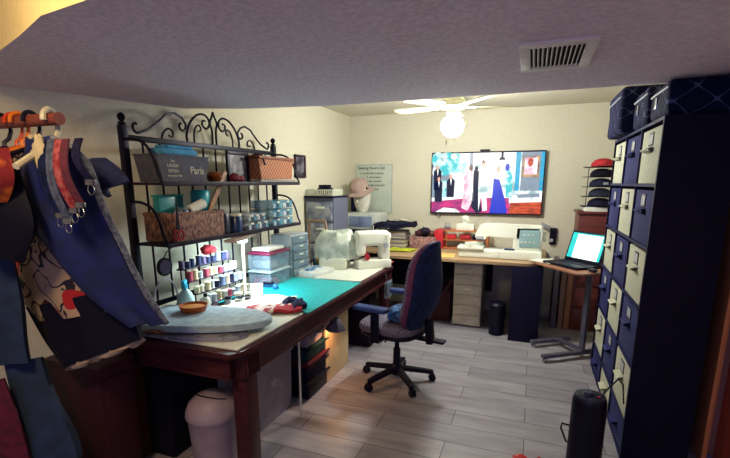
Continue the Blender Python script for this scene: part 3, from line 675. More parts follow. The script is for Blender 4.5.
one(B().box((0, 0, .275), (.02, .44, .55), .003), 'leaning_board', M('cream_board', '#d4bc94', .7, '#ccb48c', 10), 'cream board standing on edge under the table', 'board', (-1.43, 3.10, 0), 0)
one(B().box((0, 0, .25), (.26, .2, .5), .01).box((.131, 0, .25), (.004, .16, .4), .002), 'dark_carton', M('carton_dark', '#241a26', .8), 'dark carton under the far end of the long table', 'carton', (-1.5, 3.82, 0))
t = thing('clip_lamp', 'small grey faceted lamp hanging under the long table by the cream board', 'lamp', (-1.325, 2.86, .585))
B().cyl((0, 0, 0), (0, 0, -.03), .006, n=8).done('stem', iron, t)
B().lathe([(.02, -.025), (.025, -.028), (.075, -.10), (.078, -.12), (.074, -.12), (.02, -.035)], n=7).done('lamp_shade', M('shade_grey', '#5c5468', .6), t)
nm = M('warm_glow', '#ffb060', .4, emis=1); nb = nm.node_tree.nodes['Principled BSDF']; nb.inputs['Emission Color'].default_value = (1, .5, .2, 1); nb.inputs['Emission Strength'].default_value = 260
B().ball((0, 0, -.068), .02, 14).done('bulb', nm, t)
one(B().box((0, 0, .25), (.26, .84, .5), .02).box((0, 0, .51), (.28, .86, .03), .01), 'shade_box', M('shade_box_dark', '#0a0818', .8), 'dark box added to deepen the shade under the near end of the table', 'box', (-1.94, 2.12, 0))  # added dark box, stands in for the deep shade under the table
# brown side cabinet at the near left
t = thing('wooden_cabinet', 'dark red-brown wooden cabinet below the hanging garments at the left', 'cabinet', (-2.07, 1.46, 0))
B().box((0, 0, .33), (.36, .20, .66), .004).done('cabinet_body', wood_brown, t)
B().box((.184, .0, .33), (.008, .14, .56), .003).done('side_panel', wood_brown, t)
B().box((0, 0, .671), (.38, .22, .022), .006).done('cabinet_top', wood_brown, t)

# ---------------------------------------------------------------- back desk
DZ = .79
dk = thing('corner_desk', 'long light wood topped desk with rounded corner against the back wall', 'desk', (0, 0, 0))
ol = [(-2.2, 4.66), (-1.55, 4.66), (-1.45, 4.40), (-.02, 4.40), (.06, 4.44), (.10, 4.52), (.13, 4.66), (.17, 4.9), (.17, 5.42), (-2.2, 5.42)]
B().prism(ol, DZ-.028, DZ).done('desktop', wood_light, dk)
B().box((-.005, 4.89, .381), (.28, .98, .762), .003).done('end_cabinet', navy, dk)
B().box((-1.25, 5.40, .5), (1.7, .02, .5)).done('back_panel', M('desk_dark', '#1a1426', .7), dk)
B().box((-2.17, 5.0, .381), (.03, .7, .762)).done('side_panel', _m['desk_dark'], dk)
t = thing('drawer_tower', 'narrow white six-drawer cabinet under the back desk', 'drawer cabinet', (-.60, 4.86, 0))
B().box((0, .02, .36), (.30, .36, .70), .004).done('cabinet_body', M('cab_cream', '#c6bfae', .5), t)
for k in range(6):
    dr = B().box((0, -.168, .075+k*.113), (.285, .018, .105), .003).done('drawer', M('drawer_cream', '#c0baac', .5, '#b4aea2', 8), t)
    B().tube([(-.04, -.178, .085+k*.113), (-.035, -.19, .085+k*.113), (.035, -.19, .085+k*.113), (.04, -.178, .085+k*.113)], .004, 6).done('handle', chrome, dr)
for sx in (-.12, .12):
    B().cyl((sx, -.1, 0), (sx, -.1, .012), .018, n=12).done('foot', black, t)
t = thing('waste_bin', 'slim black cylindrical bin between the white drawers and the desk end', 'waste bin', (-.27, 4.56, 0))
B().lathe([(.07, 0), (.075, .005), (.085, .31), (.08, .312)], n=24).done('bin_body', black, t); B().lathe([(.087, .31), (.09, .32), (.07, .345), (.02, .352)], n=24).done('lid', black, t)
t = thing('wooden_box', 'red-brown wooden box under the back desk behind the office chair', 'box', (-.91, 4.95, 0))
B().box((0, 0, .17), (.22, .3, .34), .004).done('box_body', wood_brown, t); B().box((0, 0, .348), (.24, .32, .016), .004).done('lid', wood_brown, t)
B().box((.02, -.17, .3), (.03, .018, .45), .002, ry=.5).done('brace', wood_brown, t)

# big embroidery machine
t = thing('embroidery_machine', 'large white embroidery machine with blue-grey panel on the back desk', 'sewing machine', (-.27, 4.68, DZ+.0005)); t.scale = (1.1, 1.0, 1.0)
W = M('machine_ivory', '#dfe4d8', .3, '#d9ded2', 8)
B().box((-.02, 0, .045), (.74, .22, .09), .016, seg=3).done('bed', W, t)
B().box((.22, .01, .19), (.25, .17, .31), .03, seg=4).done('column', W, t)
B().prism([(-.23, .28), (-.2, .335), (-.15, .35), (.2, .345), (.30, .33), (.34, .31), (.34, .20), (.10, .215), (-.10, .225), (-.14, .22), (-.15, .19), (-.23, .19), (-.245, .22)], -.075, .075, 'y').done('arm', W, t)
B().box((.235, -.078, .215), (.17, .012, .17), .02, seg=3).done('control_panel', M('panel_blue', '#8fb2b8', .4, '#86a8ae', 10), t)
bb = B()
for k in range(4): B().cyl((.17+k*.035, -.084, .18), (.17+k*.035, -.088, .18), .009, n=12).done('button', white, t)
for k in range(3): B().box((.19+k*.035, -.085, .255), (.02, .004, .01), .002).done('button', white, t)
B().cyl((-.19, 0, .19), (-.19, 0, .10), .004).cyl((-.165, 0, .2), (-.165, 0, .12), .007).box((-.18, 0, .098), (.03, .03, .005)).done('needle_bar', chrome, t)
B().box((-.20, -.05, .21), (.07, .06, .03), .006).done('head_panel', greyw, t)
B().box((-.28, -.03, .10), (.24, .20, .03), .008).done('embroidery_arm', W, t)
B().box((-.25, -.05, .135), (.06, .19, .05), .01, rz=-.7).done('carriage', W, t)
B().box((.07, -.07, .098), (.09, .03, .02), .004).done('blue_lever', M('lever_navy', '#27406c', .5), t)
B().cyl((.345, .02, .23), (.375, .02, .23), .045, n=20).done('handwheel', W, t)
B().box((-.02, -.111, .045), (.003, .004, .07)).done('seam', greyw, t)
B().cyl((.0, .02, .35), (.0, .02, .353), .05, n=16).done('spool_cover', W, t)
t = thing('power_adapter', 'black multi-plug power strip hanging on the wall right of the embroidery machine', 'power strip', (.235, YB-.001, .86))
B().box((0, -.02, .09), (.07, .038, .19), .006).done('strip_body', black, t)
for k in range(3): B().box((-.012+.02*(k % 2), -.048, .045+k*.05), (.04, .03, .035), .005).done('plug', black if k else greyw, t)
t = thing('webcam', 'small white wall camera on a bracket under the right corner of the television', 'camera', (.17, YB-.001, 1.06))
B().box((0, -.01, 0), (.04, .02, .05), .004).done('bracket', white, t); B().box((-.02, -.05, .005), (.10, .05, .045), .006, rz=.3, ry=.5).done('camera_body', greyw, t)
B().cyl((0, -.02, .005), (-.01, -.04, .005), .008).done('arm', white, t)

# red cubby organiser and items
t = thing('desk_organizer', 'red-ended wooden two-tier desk organizer behind the embroidery machine', 'organizer', (-.73, 5.20, DZ+.0005))
rp = M('red_paint', '#c02030', .4, '#b01c2a', 10); oc = M('orange_wood', '#b8693a', .5, '#a05a30', 10, stretch=(.3, 3, 3))
B().box((-.28, -.01, .11), (.10, .24, .22), .008).done('end_panel', rp, t); B().box((.275, 0, .11), (.02, .2, .22), .003).done('end_panel', oc, t)
for z in (.008, .105, .212): B().box((0, 0, z), (.53, .2, .014), .002).done('shelf', oc, t)
B().box((-.19, -.096, .11), (.012, .01, .19), .002).done('divider', oc, t)
for i, (x, z, m, lab) in enumerate(((-.15, .1175, rp, 'small red box in the upper tier of the desk organizer'), (.02, .1175, red, 'dark red pouch in the upper tier of the desk organizer'), (.16, .1175, navy, 'dark box in the upper tier of the desk organizer, at its right'))):
    one(B().box((0, 0, .025), (.12, .1, .05), .008), 'small_box', m, lab, 'box', (-.73+x, 5.17, DZ+.0005+z))
t = thing('glass_jar', 'small glass jar with red contents on the desk organizer', 'jar', (-.93, 5.2, DZ+.22))
B().lathe([(.035, 0), (.042, .01), (.042, .05), (.03, .065), (.034, .075)], n=18).done('body', clear, t); B().lathe([(.03, .004), (.034, .01), (.034, .03), (.02, .034)], n=12).done('contents', M('red_beads', '#8c2430', .6), t)
t = thing('tissue_box', 'white tissue box with tissue on the desk organizer', 'tissue box', (-.72, 5.2, DZ+.22))
B().box((0, 0, .035), (.2, .11, .07), .004).done('box', paper, t)
B().sheet(lambda u, v: (-.03+.08*u-.02*v, -.01+.02*math.sin(v*5+u*3), .07+.10*v*(1-.3*abs(u-.5))), 8, 8, .002).done('tissue', paper, t)
one(B().ball((0, 0, .02), (.05, .03, .02), 12, jit=.5), 'crumpled_tissue', paper, 'crumpled white tissue beside the tissue box under the television', 'tissue', (-.53, 5.2, DZ+.22))
t = thing('yarn_winder', 'thin white wire hoop standing on the desk organizer under the television', 'wire hoop', (-.50, 5.24, DZ+.222))
B().tube([(.09*math.cos(a*PI/14), 0, .08+.08*math.sin(a*PI/14)) for a in range(28)], .003, 6, closed=True).done('hoop', greyw, t)
one(B().box((0, 0, .004), (.34, .28, .008), .002), 'yellow_mat', M('yellow_mat', '#d0b468', .6, '#c8ac60', 10), 'pale yellow board on the back desk left of the embroidery machine', 'mat', (-.91, 4.6, DZ+.0005), .1)
one(B().sheet(lambda u, v: (-.13+.28*u+.03*v, -.11+.22*v, .012+.010*math.sin(u*11+v*4)*math.sin(v*6)), 16, 12, .006), 'green_cloth', M('lime_cloth', '#b4bc2c', .8, '#9ca820', 20), 'crumpled lime green cloth on the back desk', 'cloth', (-1.40, 4.76, DZ+.004))
# woven basket with brown things
t = thing('wicker_basket', 'pinkish woven basket of dark red fabric scraps on the back desk', 'basket', (-1.19, 5.12, DZ+.0005))
wk = M('pink_wicker', '#a88078', .8, '#6e4c50', 60, lo=.4, hi=.6, bump=.5)
B().box((0, -.1, .065), (.30, .012, .13), .004).box((0, .1, .065), (.30, .012, .13), .004).box((-.15, 0, .065), (.012, .2, .13), .004).box((.15, 0, .065), (.012, .2, .13), .004).box((0, 0, .006), (.3, .2, .012)).tube([(-.15, -.1, .13), (.15, -.1, .13), (.15, .1, .13), (-.15, .1, .13)], .009, 8, closed=True).done('basket_body', wk, t)
scr = [M('scrap_red', '#5c2430', .9, '#2a1826', 40), M('scrap_brown', '#7c4638', .9, '#3a2028', 40), M('scrap_dark', '#2a2238', .9)]
rr = random.Random(5)
for k, (x, y, z) in enumerate(((-.08, 0, .1), (.07, -.01, .1), (0, .03, .155), (-.05, -.02, .17), (.08, .03, .16), (.01, -.03, .2))):
    one(B().ball((0, 0, 0), (.06, .05, .04), 14, jit=.6), 'fabric_scrap', scr[k % 3], '%s scrap, %s in the pinkish basket' % (('dark red fabric', 'brown fabric', 'near-black fabric')[k % 3], ('at the lower left', 'at the lower right', 'in the back middle', 'at the upper left', 'at the upper right', 'topmost')[k]), 'fabric', (-1.19+x, 5.12+y, DZ+z), 0, 'fabric scraps in the pinkish basket')
# stack of magazines with black clothing on top
z = DZ+.0005
for k in range(9):
    h = (.02, .026, .018, .03, .022, .016, .028, .02, .024)[k]
    c = ('#8a8278', '#b4ac98', '#6a6670', '#a89c84', '#5c5a68', '#c0b8a0', '#8c8890', '#a29682', '#74707a')[k]
    one(B().box((0, 0, h/2), (.26, .22, h-.001), .003), 'folded_fabric', M('folded_%d' % k, c, .9), '%s folded fabric piece, %s of the stack beside the corner' % (('grey brown', 'cream', 'dark grey', 'tan', 'slate', 'pale cream', 'grey', 'beige', 'charcoal')[k], ('bottom', 'second from bottom', 'third from bottom', 'fourth from bottom', 'middle', 'fourth from top', 'third from top', 'second from top', 'top')[k]), 'fabric', (-1.51+.008*math.sin(k*2.3), 5.06, z), .04*math.sin(k*1.7), 'folded fabric stack by the corner')
    z += h
one(B().sheet(lambda u, v: (-.24+.46*u, -.15+.30*v, .04+.014*math.sin(u*8+v*5)-.16*max(0, .22-u)-.05*max(0, .2-v)), 18, 14, .055), 'black_garment', M('black_cloth', '#14142c', .95, '#1c1c38', 12), 'folded black garment draped over the fabric stack by the corner', 'garment', (-1.52, 5.04, z+.035))
one(B().sheet(lambda u, v: (-.1+.22*u, -.07+.14*v, .008*math.sin(u*6+v*4)), 8, 8, .012), 'cream_cloth', M('cream_cloth', '#c8c4b0', .9), 'small cream cloth on top of the black garment', 'cloth', (-1.50, 5.10, z+.112))
# corner: carton, drawer box, mannequin head with hat
one(B().box((0, 0, .1), (.5, .36, .2), .006), 'dark_suitcase', navy, 'dark flat box in the corner of the back desk under the white drawer', 'box', (-1.95, 5.12, DZ+.0005))
t = thing('storage_box', 'white single plastic drawer with clear front in the corner', 'drawer', (-1.93, 5.15, DZ+.201))
B().box((0, 0, .1), (.44, .34, .2), .01).done('drawer_shell', M('shell_white', '#c4cac6', .4), t)
B().box((-.03, -.168, .095), (.30, .016, .13), .006).done('clear_front', M('smoky_front', '#7688a8', .3, '#5a6c92', 8), t)
CZ = DZ+.401
t = thing('mannequin_head', 'white foam display head wearing a hat in the corner', 'display head', (-1.98, 5.10, CZ+.0005), -.35)
bb = B().lathe([(.05, 0), (.07, .02), (.095, .08), (.11, .15), (.115, .21), (.10, .27), (.07, .31), (.01, .33)], n=28, sy=.85)
bb.ball((0, -.092, .14), (.015, .02, .028), 10)
bb.done('foam_head', M('foam_white', '#d2d2c6', .8), t)
t = thing('sun_hat', 'dusty pink floppy hat with dark band on the white display head', 'hat', (-2.01, 5.11, CZ+.25))
hm = M('dusty_pink', '#a8928a', .9, '#9c8680', 20)
rot = Matrix.Rotation(math.radians(-14), 4, 'Y') @ Matrix.Rotation(math.radians(8), 4, 'X')
B().lathe([(.118, 0), (.122, .04), (.118, .1), (.095, .145), (.05, .165), (.005, .17)], n=28, mat=rot).done('crown', hm, t)
def brim(u, v):
    a = 2*PI*v; r = .115+.075*u
    p = Vector((r*math.cos(a), r*math.sin(a), .012-.035*u+.028*u*math.sin(2*a+.6)))
    return rot @ p
B().sheet(brim, 5, 32, .006).done('brim', hm, t)
B().box((.105, -.06, .035), (.05, .012, .022), .003, rz=-.6, ry=-.7).done('hat_pin', black, t)
one(B().sheet(lambda u, v: (-.05+.1*u, .01*math.sin(u*9), .0+.2*v), 8, 6, .02), 'dark_scarf', navy_cloth, 'dark scarf standing behind the foam head on its left', 'scarf', (-2.11, 5.18, CZ+.002))
# whiteboard on the wall
t = thing('notice_board', 'white handwritten list board on the back wall by the corner', 'notice board', (-1.95, YB-.001, 1.16), 0)
B().box((0, -.008, .31), (.50, .014, .62), .01).done('board', M('board_white', '#b9c4b8', .5, '#b2bdb2', 8), t)
B().box((0, -.014, .615), (.50, .006, .012), .001).box((.245, -.014, .31), (.008, .006, .61), .001).done('board_edge', greyw, t)
ink = M('dark_ink', '#12121e', .7)
sign_text('Sewing Room List', .05, ink, t, (-.03, -.0156, .575), (PI/2, 0, 0), 'handwriting')
for k, s in enumerate(('1 cut the fabric pieces', '2 mend jeans', '3 hem the curtains', '4 finish the long quilt', 'order thread')):
    sign_text(s, .036, ink, t, (-.03+.03*(k % 2), -.0156, .51-k*.05), (PI/2, 0, 0), 'handwriting')
t = frame_('picture_frame', 'small dark picture frame hanging on the left wall beyond the picnic basket', .22, .23, (XL+.014, 4.08, 1.60), PI/2, M('frame_brown', '#3a2434', .5), pic)

# ---------------------------------------------------------------- television
tv = thing('television', 'wide flat television showing people in a ballroom on the back wall', 'television', (-.545, YB-.06, 1.185))
tw, th_ = 1.28, .72
B().box((0, .02, th_/2), (tw, .05, th_), .006).done('case', black, tv)
def tvmat():
    m = bpy.data.materials.new('tv_picture'); m.use_nodes = True; nt = m.node_tree; b = nt.nodes['Principled BSDF']
    b.inputs['Roughness'].default_value = .15
    return m
scr_parts = []
def em(name, c, s=1.0):
    m = M(name, c, .4); nb = m.node_tree.nodes['Principled BSDF']
    r = [n for n in m.node_tree.nodes if n.type == 'VALTORGB'][0]
    m.node_tree.links.new(r.outputs[0], nb.inputs['Emission Color']); nb.inputs['Emission Strength'].default_value = s
    m.node_tree.links.remove(nb.inputs['Base Color'].links[0]); nb.inputs['Base Color'].default_value = (.01, .01, .01, 1)
    return m
def emn(name, c, c2, scale, s=1.0, lo=.4, hi=.6, stretch=(1, 1, 1)):
    m = M(name, c, .4, c2, scale, lo=lo, hi=hi, stretch=stretch); nb = m.node_tree.nodes['Principled BSDF']
    r = [n for n in m.node_tree.nodes if n.type == 'VALTORGB'][0]
    m.node_tree.links.new(r.outputs[0], nb.inputs['Emission Color']); nb.inputs['Emission Strength'].default_value = s
    m.node_tree.links.remove(nb.inputs['Base Color'].links[0]); nb.inputs['Base Color'].default_value = (.01, .01, .01, 1)
    return m
E = 1.05
Sm = [emn('tv_white', '#f6faf8', '#8fb0b4', 5, E, .36, .46), emn('tv_teal', '#28b8c0', '#c8f0f0', 9, E, .42, .55), em('tv_navy', '#101838', E), em('tv_blue', '#0c2cc0', E),
      emn('tv_magenta', '#d02878', '#702868', 8, E, .35, .6, (1, 1, 3)), emn('tv_orange', '#c84c20', '#782018', 10, E, .35, .6, (1, 1, 4)), emn('tv_gold', '#b89460', '#5a4a38', 12, E, .4, .55), em('tv_skin', '#e8a890', E),
      em('tv_grey', '#8090a0', E), emn('tv_pink', '#f4dce0', '#d090b0', 10, E), em('tv_cyan', '#18a0c8', E), em('tv_brown', '#5a3424', E)]
X0, Z0 = -tw/2+.012, .014; PW, PH = tw-.024, th_-.03
def sp(bb, pts, mi, lay):
    P = [(X0+PW*x, Z0+PH*(1-y)) for x, y in pts]
    bb.prism(P, -.0055-.0003*lay, -.0052-.0003*lay, 'y', mi=mi)
R = lambda x0, y0, x1, y1: [(x0, y0), (x1, y0), (x1, y1), (x0, y1)]
def O(cx, cy, rx, ry, n=14): return [(cx+rx*math.cos(2*PI*k/n), cy+ry*math.sin(2*PI*k/n)) for k in range(n)]
bb = B()
sp(bb, R(0, 0, 1, 1), 0, 0)
sp(bb, R(0, 0, .17, .75), 8, 1)
for o_ in ((.05, .1, .06, .13), (.22, .16, .1, .17), (.12, .25, .07, .12), (.14, .05, .08, .07)): sp(bb, O(*o_), 1, 2)
for o_ in ((.1, .1, .035, .06), (.2, .05, .03, .05), (.02, .3, .02, .08)): sp(bb, O(*o_), 0, 3)
sp(bb, [(.0, .82), (.3, .76), (.42, 1), (0, 1)], 4, 2); sp(bb, [(.04, 1), (.12, .92), (.24, .94), (.28, 1)], 0, 3)
sp(bb, [(.32, .74), (.72, .74), (.74, 1), (.32, 1)], 4, 1)
sp(bb, R(.35, .0, .38, .45), 8, 1); sp(bb, [(.38, 0), (.72, 0), (.72, .06), (.5, .12), (.38, .25)], 0, 1)
# seated and standing musicians
for cx, top, sc in ((.05, .20, 1.1), (.065, .40, 1.2), (.18, .36, 1.1)):
    sp(bb, [(cx-.035*sc, top+.1), (cx-.012, top+.05), (cx+.015, top+.05), (cx+.035*sc, top+.1), (cx+.03*sc, top+.42), (cx-.03*sc, top+.42)], 2, 4)
    sp(bb, O(cx, top+.03, .013, .04), 7, 5); sp(bb, [(cx-.006, top+.07), (cx+.01, top+.07), (cx+.002, top+.18)], 0, 5)
sp(bb, R(.1, .45, .14, .75), 1, 4); sp(bb, R(.11, .74, .22, .78), 0, 5)
# white gown, dark suit, white suit, blue gown
sp(bb, [(.33, .28), (.37, .26), (.40, .4), (.40, .75), (.35, .97), (.29, .92), (.31, .6), (.30, .45)], 9, 4); sp(bb, [(.35, .3), (.39, .5), (.40, .8), (.37, .8)], 0, 5); sp(bb, O(.365, .24, .018, .05), 11, 5)
sp(bb, [(.39, .28), (.44, .3), (.45, .6), (.48, .98), (.43, 1), (.38, .9), (.39, .6)], 2, 5); sp(bb, O(.415, .26, .016, .045), 2, 6)
sp(bb, [(.44, .26), (.51, .24), (.53, .4), (.51, .6), (.53, .95), (.49, .97), (.47, .7), (.45, .97), (.44, .6)], 0, 6); sp(bb, O(.475, .18, .018, .05), 7, 7); sp(bb, [(.455, .16), (.475, .10), (.50, .17)], 11, 8)
sp(bb, [(.575, .42), (.62, .42), (.63, .46), (.69, .8), (.71, 1), (.55, 1), (.57, .7)], 3, 6); sp(bb, [(.58, .3), (.64, .32), (.72, .38), (.62, .44), (.585, .43)], 0, 6); sp(bb, O(.612, .27, .018, .05), 7, 7)
sp(bb, R(.63, 0, .65, .08), 2, 6); sp(bb, [(.62, .08), (.66, .08), (.67, .12), (.61, .12)], 2, 6)
sp(bb, [(.67, .25), (.7, .22), (.74, .4), (.74, .75), (.69, .72)], 1, 5); sp(bb, O(.69, .24, .02, .06), 3, 6)
sp(bb, R(.76, 0, .80, .7), 10, 3); sp(bb, R(.80, .0, .81, .7), 0, 4)
sp(bb, R(.81, 0, 1, .62), 8, 2); sp(bb, R(.82, .05, .96, .40), 6, 3); sp(bb, R(.835, .09, .945, .36), 9, 4); sp(bb, [(.81, 0), (1, 0), (1, .05), (.81, .1)], 8, 3); sp(bb, O(.885, .16, .022, .07), 5, 6)
sp(bb, R(.84, .42, 1, .44), 8, 4); sp(bb, R(.84, .54, 1, .56), 8, 4); sp(bb, R(.97, 0, 1, .62), 10, 4)
sp(bb, [(.72, .62), (1, .62), (1, .8), (.72, .82)], 0, 3); sp(bb, [(.78, .68), (.98, .66), (.98, .72), (.80, .74)], 8, 4)
sp(bb, [(.73, .82), (1, .80), (1, 1), (.73, 1)], 5, 3)
bb.done('screen', Sm, tv, smooth=False)
B().box((-.02, -.01, th_+.012), (.11, .03, .022), .005).done('sensor_bar', black, tv)
B().box((0, .05, .37), (.4, .02, .3)).done('wall_mount', black, tv)
B().tube([(-.56, 0, 0), (-.565, .02, -.04), (-.54, .025, -.065), (-.515, .02, -.04), (-.53, .01, -.01)], .004, 6).done('dangling_cable', black, tv)

# ---------------------------------------------------------------- right corner: dresser, caps, boards
t = thing('dresser', 'tall reddish brown wooden dresser in the right corner', 'dresser', (.705, 5.2, 0))
dm = M('dresser_wood', '#6a2c28', .45, '#50201f', 8, stretch=(.4, 3, 3), lo=.3, hi=.7)
B().box((0, 0, .62), (.52, .44, 1.24), .006).done('dresser_body', dm, t)
for k in range(5):
    dr = B().box((0, -.226, .13+k*.235), (.46, .016, .215), .006).done('drawer', dm, t)
    B().box((0, -.236, .13+k*.235), (.38, .006, .15), .003).done('raised_panel', dm, dr)
    B().ball((0, -.248, .13+k*.235), .014, 10).done('knob', chrome, dr)
B().box((0, -.01, 1.252), (.56, .48, .024), .006).done('top', dm, t)
z = 1.2645
one(B().box((0, 0, .022), (.42, .34, .044), .006), 'white_board_box', paper, 'flat white box on the dresser beneath the stacked cap racks', 'box', (.70, 5.15, z))
z += .0445
rack = thing('cap_rack', 'black tiered rack holding caps on top of the dresser', 'rack', (.62, 5.12, z))
for k in range(5):
    B().box((0, 0, .004+k*.098), (.32, .26, .006), .002).done('tier', black, rack)
B().cyl((.15, .12, 0), (.15, .12, .40), .006, n=8).done('rack_post', black, rack); B().cyl((-.10, .125, 0), (-.10, .125, .40), .004, n=8).done('rack_post', black, rack)
cap0 = None
capm = [M('cap_navy', '#181a34', .8), M('cap_charcoal', '#2a2c40', .8), M('cap_slate', '#20243c', .8), M('cap_black', '#101020', .8), M('cap_red', '#b01c2c', .8, '#9c1826', 20)]
for k in range(5):
    nm_ = ['navy', 'charcoal', 'slate with a white patch', 'black', 'red'][k]; lv = ['on the lowest tier', 'on the second tier', 'on the middle tier', 'on the fourth tier', 'on the top tier'][k]
    t = thing('baseball_cap', '%s baseball cap %s of the cap rack' % (nm_, lv), 'cap', (.63, 5.11, z+.0078+k*.098), .35, 'caps on the dresser')
    B().lathe([(.105, 0), (.108, .01), (.102, .04), (.078, .065), (.04, .08), (.004, .083)], n=22, sy=1.1).done('crown', capm[k], t)
    def bill(u, v):
        a = -PI/2+(v-.5)*2.2; r = .10+.075*u*math.cos((v-.5)*2.4)
        return (r*math.cos(a)-.0, r*math.sin(a)*1.05, .010-.010*u+.008*math.cos((v-.5)*3))
    B().sheet(bill, 5, 14, .004).done('bill', capm[k], t)
    B().box((-.01, -.112, .03), (.05, .006, .025), .002, rx=-.3).done('patch', greyw if k == 2 else capm[k], t)
for k, (x, h, m, lab) in enumerate(((.29, .74, M('board_grey', '#6c6470', .7), 'grey board leaning beside the dresser, left of the three'), (.36, .70, M('board_taupe', '#7a6058', .7), 'taupe board leaning beside the dresser, middle of the three'), (.42, .72, wood_tan, 'tan wooden board leaning beside the dresser, nearest to it'))):
    one(B().box((0, 0, h/2), (.05, .36, h), .004), 'leaning_board', m, lab, 'board', (x, 5.15, 0))
# laptop trolley
t = thing('laptop_trolley', 'rolling laptop table with tan top and steel frame by the cube shelf', 'trolley table', (.345, 4.30, 0), math.radians(-54))
B().prism([(-.33, -.10), (-.28, -.17), (.28, -.17), (.33, -.13), (.34, .14), (.30, .18), (-.36, .18)], .793, .808).done('tabletop', M('trolley_top', '#9c6c52', .5, '#8c5e48', 8), t)
B().box((.20, .05, .425), (.05, .03, .72), .004).done('post', M('steel_grey', '#5c5c70', .4, metal=.5), t)
B().box((.20, .02, .782), (.10, .3, .02), .003).done('top_bracket', _m['steel_grey'], t)
B().box((.20, -.08, .055), (.05, .56, .03), .004).done('foot_beam', _m['steel_grey'], t)
B().box((.04, .05, .07), (.36, .04, .03), .004).done('cross_beam', _m['steel_grey'], t)
B().box((-.14, -.02, .055), (.05, .42, .03), .004).done('foot_beam', _m['steel_grey'], t)
for cx, cy in ((.2, -.33), (.2, .17), (-.14, -.2), (-.14, .16)):
    c_ = B().cyl((cx-.012, cy, .02), (cx+.012, cy, .02), .02, n=16).done('caster', chrome, t)
lp = thing('laptop', 'open black laptop with bright white and cyan screen on the rolling table', 'laptop', (.375, 4.35, .8085), math.radians(-50)); lp.scale = (1.1, 1.0, 1.14)
B().box((0, -.02, .011), (.38, .27, .02), .004).done('keyboard_base', black, lp)
bb = B()
for r_ in range(5):
    for c_ in range(13): bb.box((-.15+c_*.025, .055-r_*.022, .0215), (.019, .017, .003), .001)
bb.done('keys', M('key_dark', '#23233a', .6), lp)
B().box((0, -.10, .0213), (.1, .05, .001)).done('touchpad', M('pad_dark', '#2a2a3e', .5), lp)
sc_ = B().box((0, .14, .14), (.37, .012, .25), .003, rx=math.radians(-18)).done('screen_lid', black, lp)
rx = Matrix.Translation((0, .14, .14)) @ Matrix.Rotation(math.radians(-18), 4, 'X')
bb = B()
vs0 = [(-.17, -.105), (.17, -.105), (.17, .11), (-.17, .11)]
bb.prism([(-.17, -.1), (.17, -.1), (.17, .11), (-.17, .11)], -.0072, -.0068, 'y', mi=0, mat=rx)
bb.prism([(-.115, -.1), (.145, -.1), (.145, .10), (-.115, .10)], -.0076, -.0072, 'y', mi=1, mat=rx)
bb.done('display', [em('lcd_cyan', '#10c4c0', 1.2), em('lcd_white', '#f2fbf4', 1.5)], sc_, smooth=False)
one(B().box((0, 0, .003), (.26, .2, .005), .001, rz=.2).box((.03, .01, .008), (.24, .19, .004), .001, rz=-.1), 'loose_papers', paper, 'loose white papers on the left end of the rolling table', 'papers', (.165, 4.50, .8085), math.radians(-50))
one(B().ball((0, 0, .004), (.03, .05, .016), 14), 'computer_mouse', black, 'small black computer mouse at the near end of the rolling table', 'mouse', (.51, 4.075, .8205), .6)

# ---------------------------------------------------------------- cube shelf with fabric bins
SX, SY0, SY1, SH = .565, 2.62, 4.02, 1.87
zs = [1.87, 1.545, 1.22, .895, .56, .225, .02]
cs = thing('cube_shelf', 'tall navy-black cube shelf full of fabric bins along the right wall', 'shelf', (0, 0, 0))
SD = .315
B().box((SX+SD/2, SY0-.010, SH/2), (SD, .02, SH)).done('end_panel', navy, cs)
B().box((SX+SD/2, SY1+.010, SH/2), (SD, .02, SH)).done('end_panel', navy, cs)
pz = M('shelf_edge', '#1a1a48', .6, '#161642', 10)
for z in zs: B().box((SX+SD/2, (SY0+SY1)/2, z-.008), (SD, SY1-SY0, .016)).done('horizontal_board', pz, cs)
for k in (1, 2):
    y = SY0+(SY1-SY0)*k/3
    for a, b_ in zip(zs[1:], zs[:-1]): B().box((SX+SD/2, y, (a+b_-.016)/2), (SD, .014, b_-a-.017)).done('divider', pz, cs)
B().box((SX+SD-.004, (SY0+SY1)/2, SH/2), (.006, SY1-SY0-.002, SH-.04)).done('back_panel', navy, cs)
cream = M('bin_cream', '#b4b6a4', .9, '#acae9c', 40, bump=.1); bnavy = M('bin_navy', '#101a5c', .9, '#0d1652', 40, bump=.1)
colw = (SY1-SY0)/3
rown = ['top', 'second', 'third', 'fourth', 'fifth', 'bottom']; coln = ['near', 'middle', 'far']
rr = random.Random(11)
for r_ in range(6):
    top, bot = zs[r_]-.016, zs[r_+1]
    h = top-bot-.02
    for c_ in range(3):
        iscream = (r_+c_) % 2 == 0
        yc = SY0+colw*(c_+.5)
        bm_ = cream if iscream else bnavy
        t = thing('fabric_bin', '%s fabric bin in the %s column, %s row of the cube shelf' % ('cream' if iscream else 'navy blue', coln[c_], rown[r_]), 'storage bin', (SX+.008, yc, bot+.001), 0, 'fabric bins in the cube shelf')
        W_ = colw-.05
        bb = B().box((.148, 0, .004), (.285, W_, .008)).box((.006, 0, h/2), (.012, W_, h), .003).box((.29, 0, h/2), (.008, W_, h)).box((.148, W_/2-.004, h/2), (.285, .008, h)).box((.148, -W_/2+.004, h/2), (.285, .008, h))
        bb.done('bin_body', bm_, t)
        if h > .25:
            lh = B().box((-.0015, 0, h-.055), (.004, .10, .07), .001).done('label_holder', M('holder_dark', '#2a2a3c', .4), t)
            B().box((-.0038, 0, h-.055), (.002, .082, .052)).done('label_card', M('card_pale', '#a8acb0', .6), lh)
        off = .045 if iscream else -.0
        B().sheet(lambda u, v: (-.001-.035*math.sin(u*PI), off*0-.06+.12*v, h*.66-.028*u), 8, 4, .004).done('pull_handle', cream if iscream else bnavy, t)
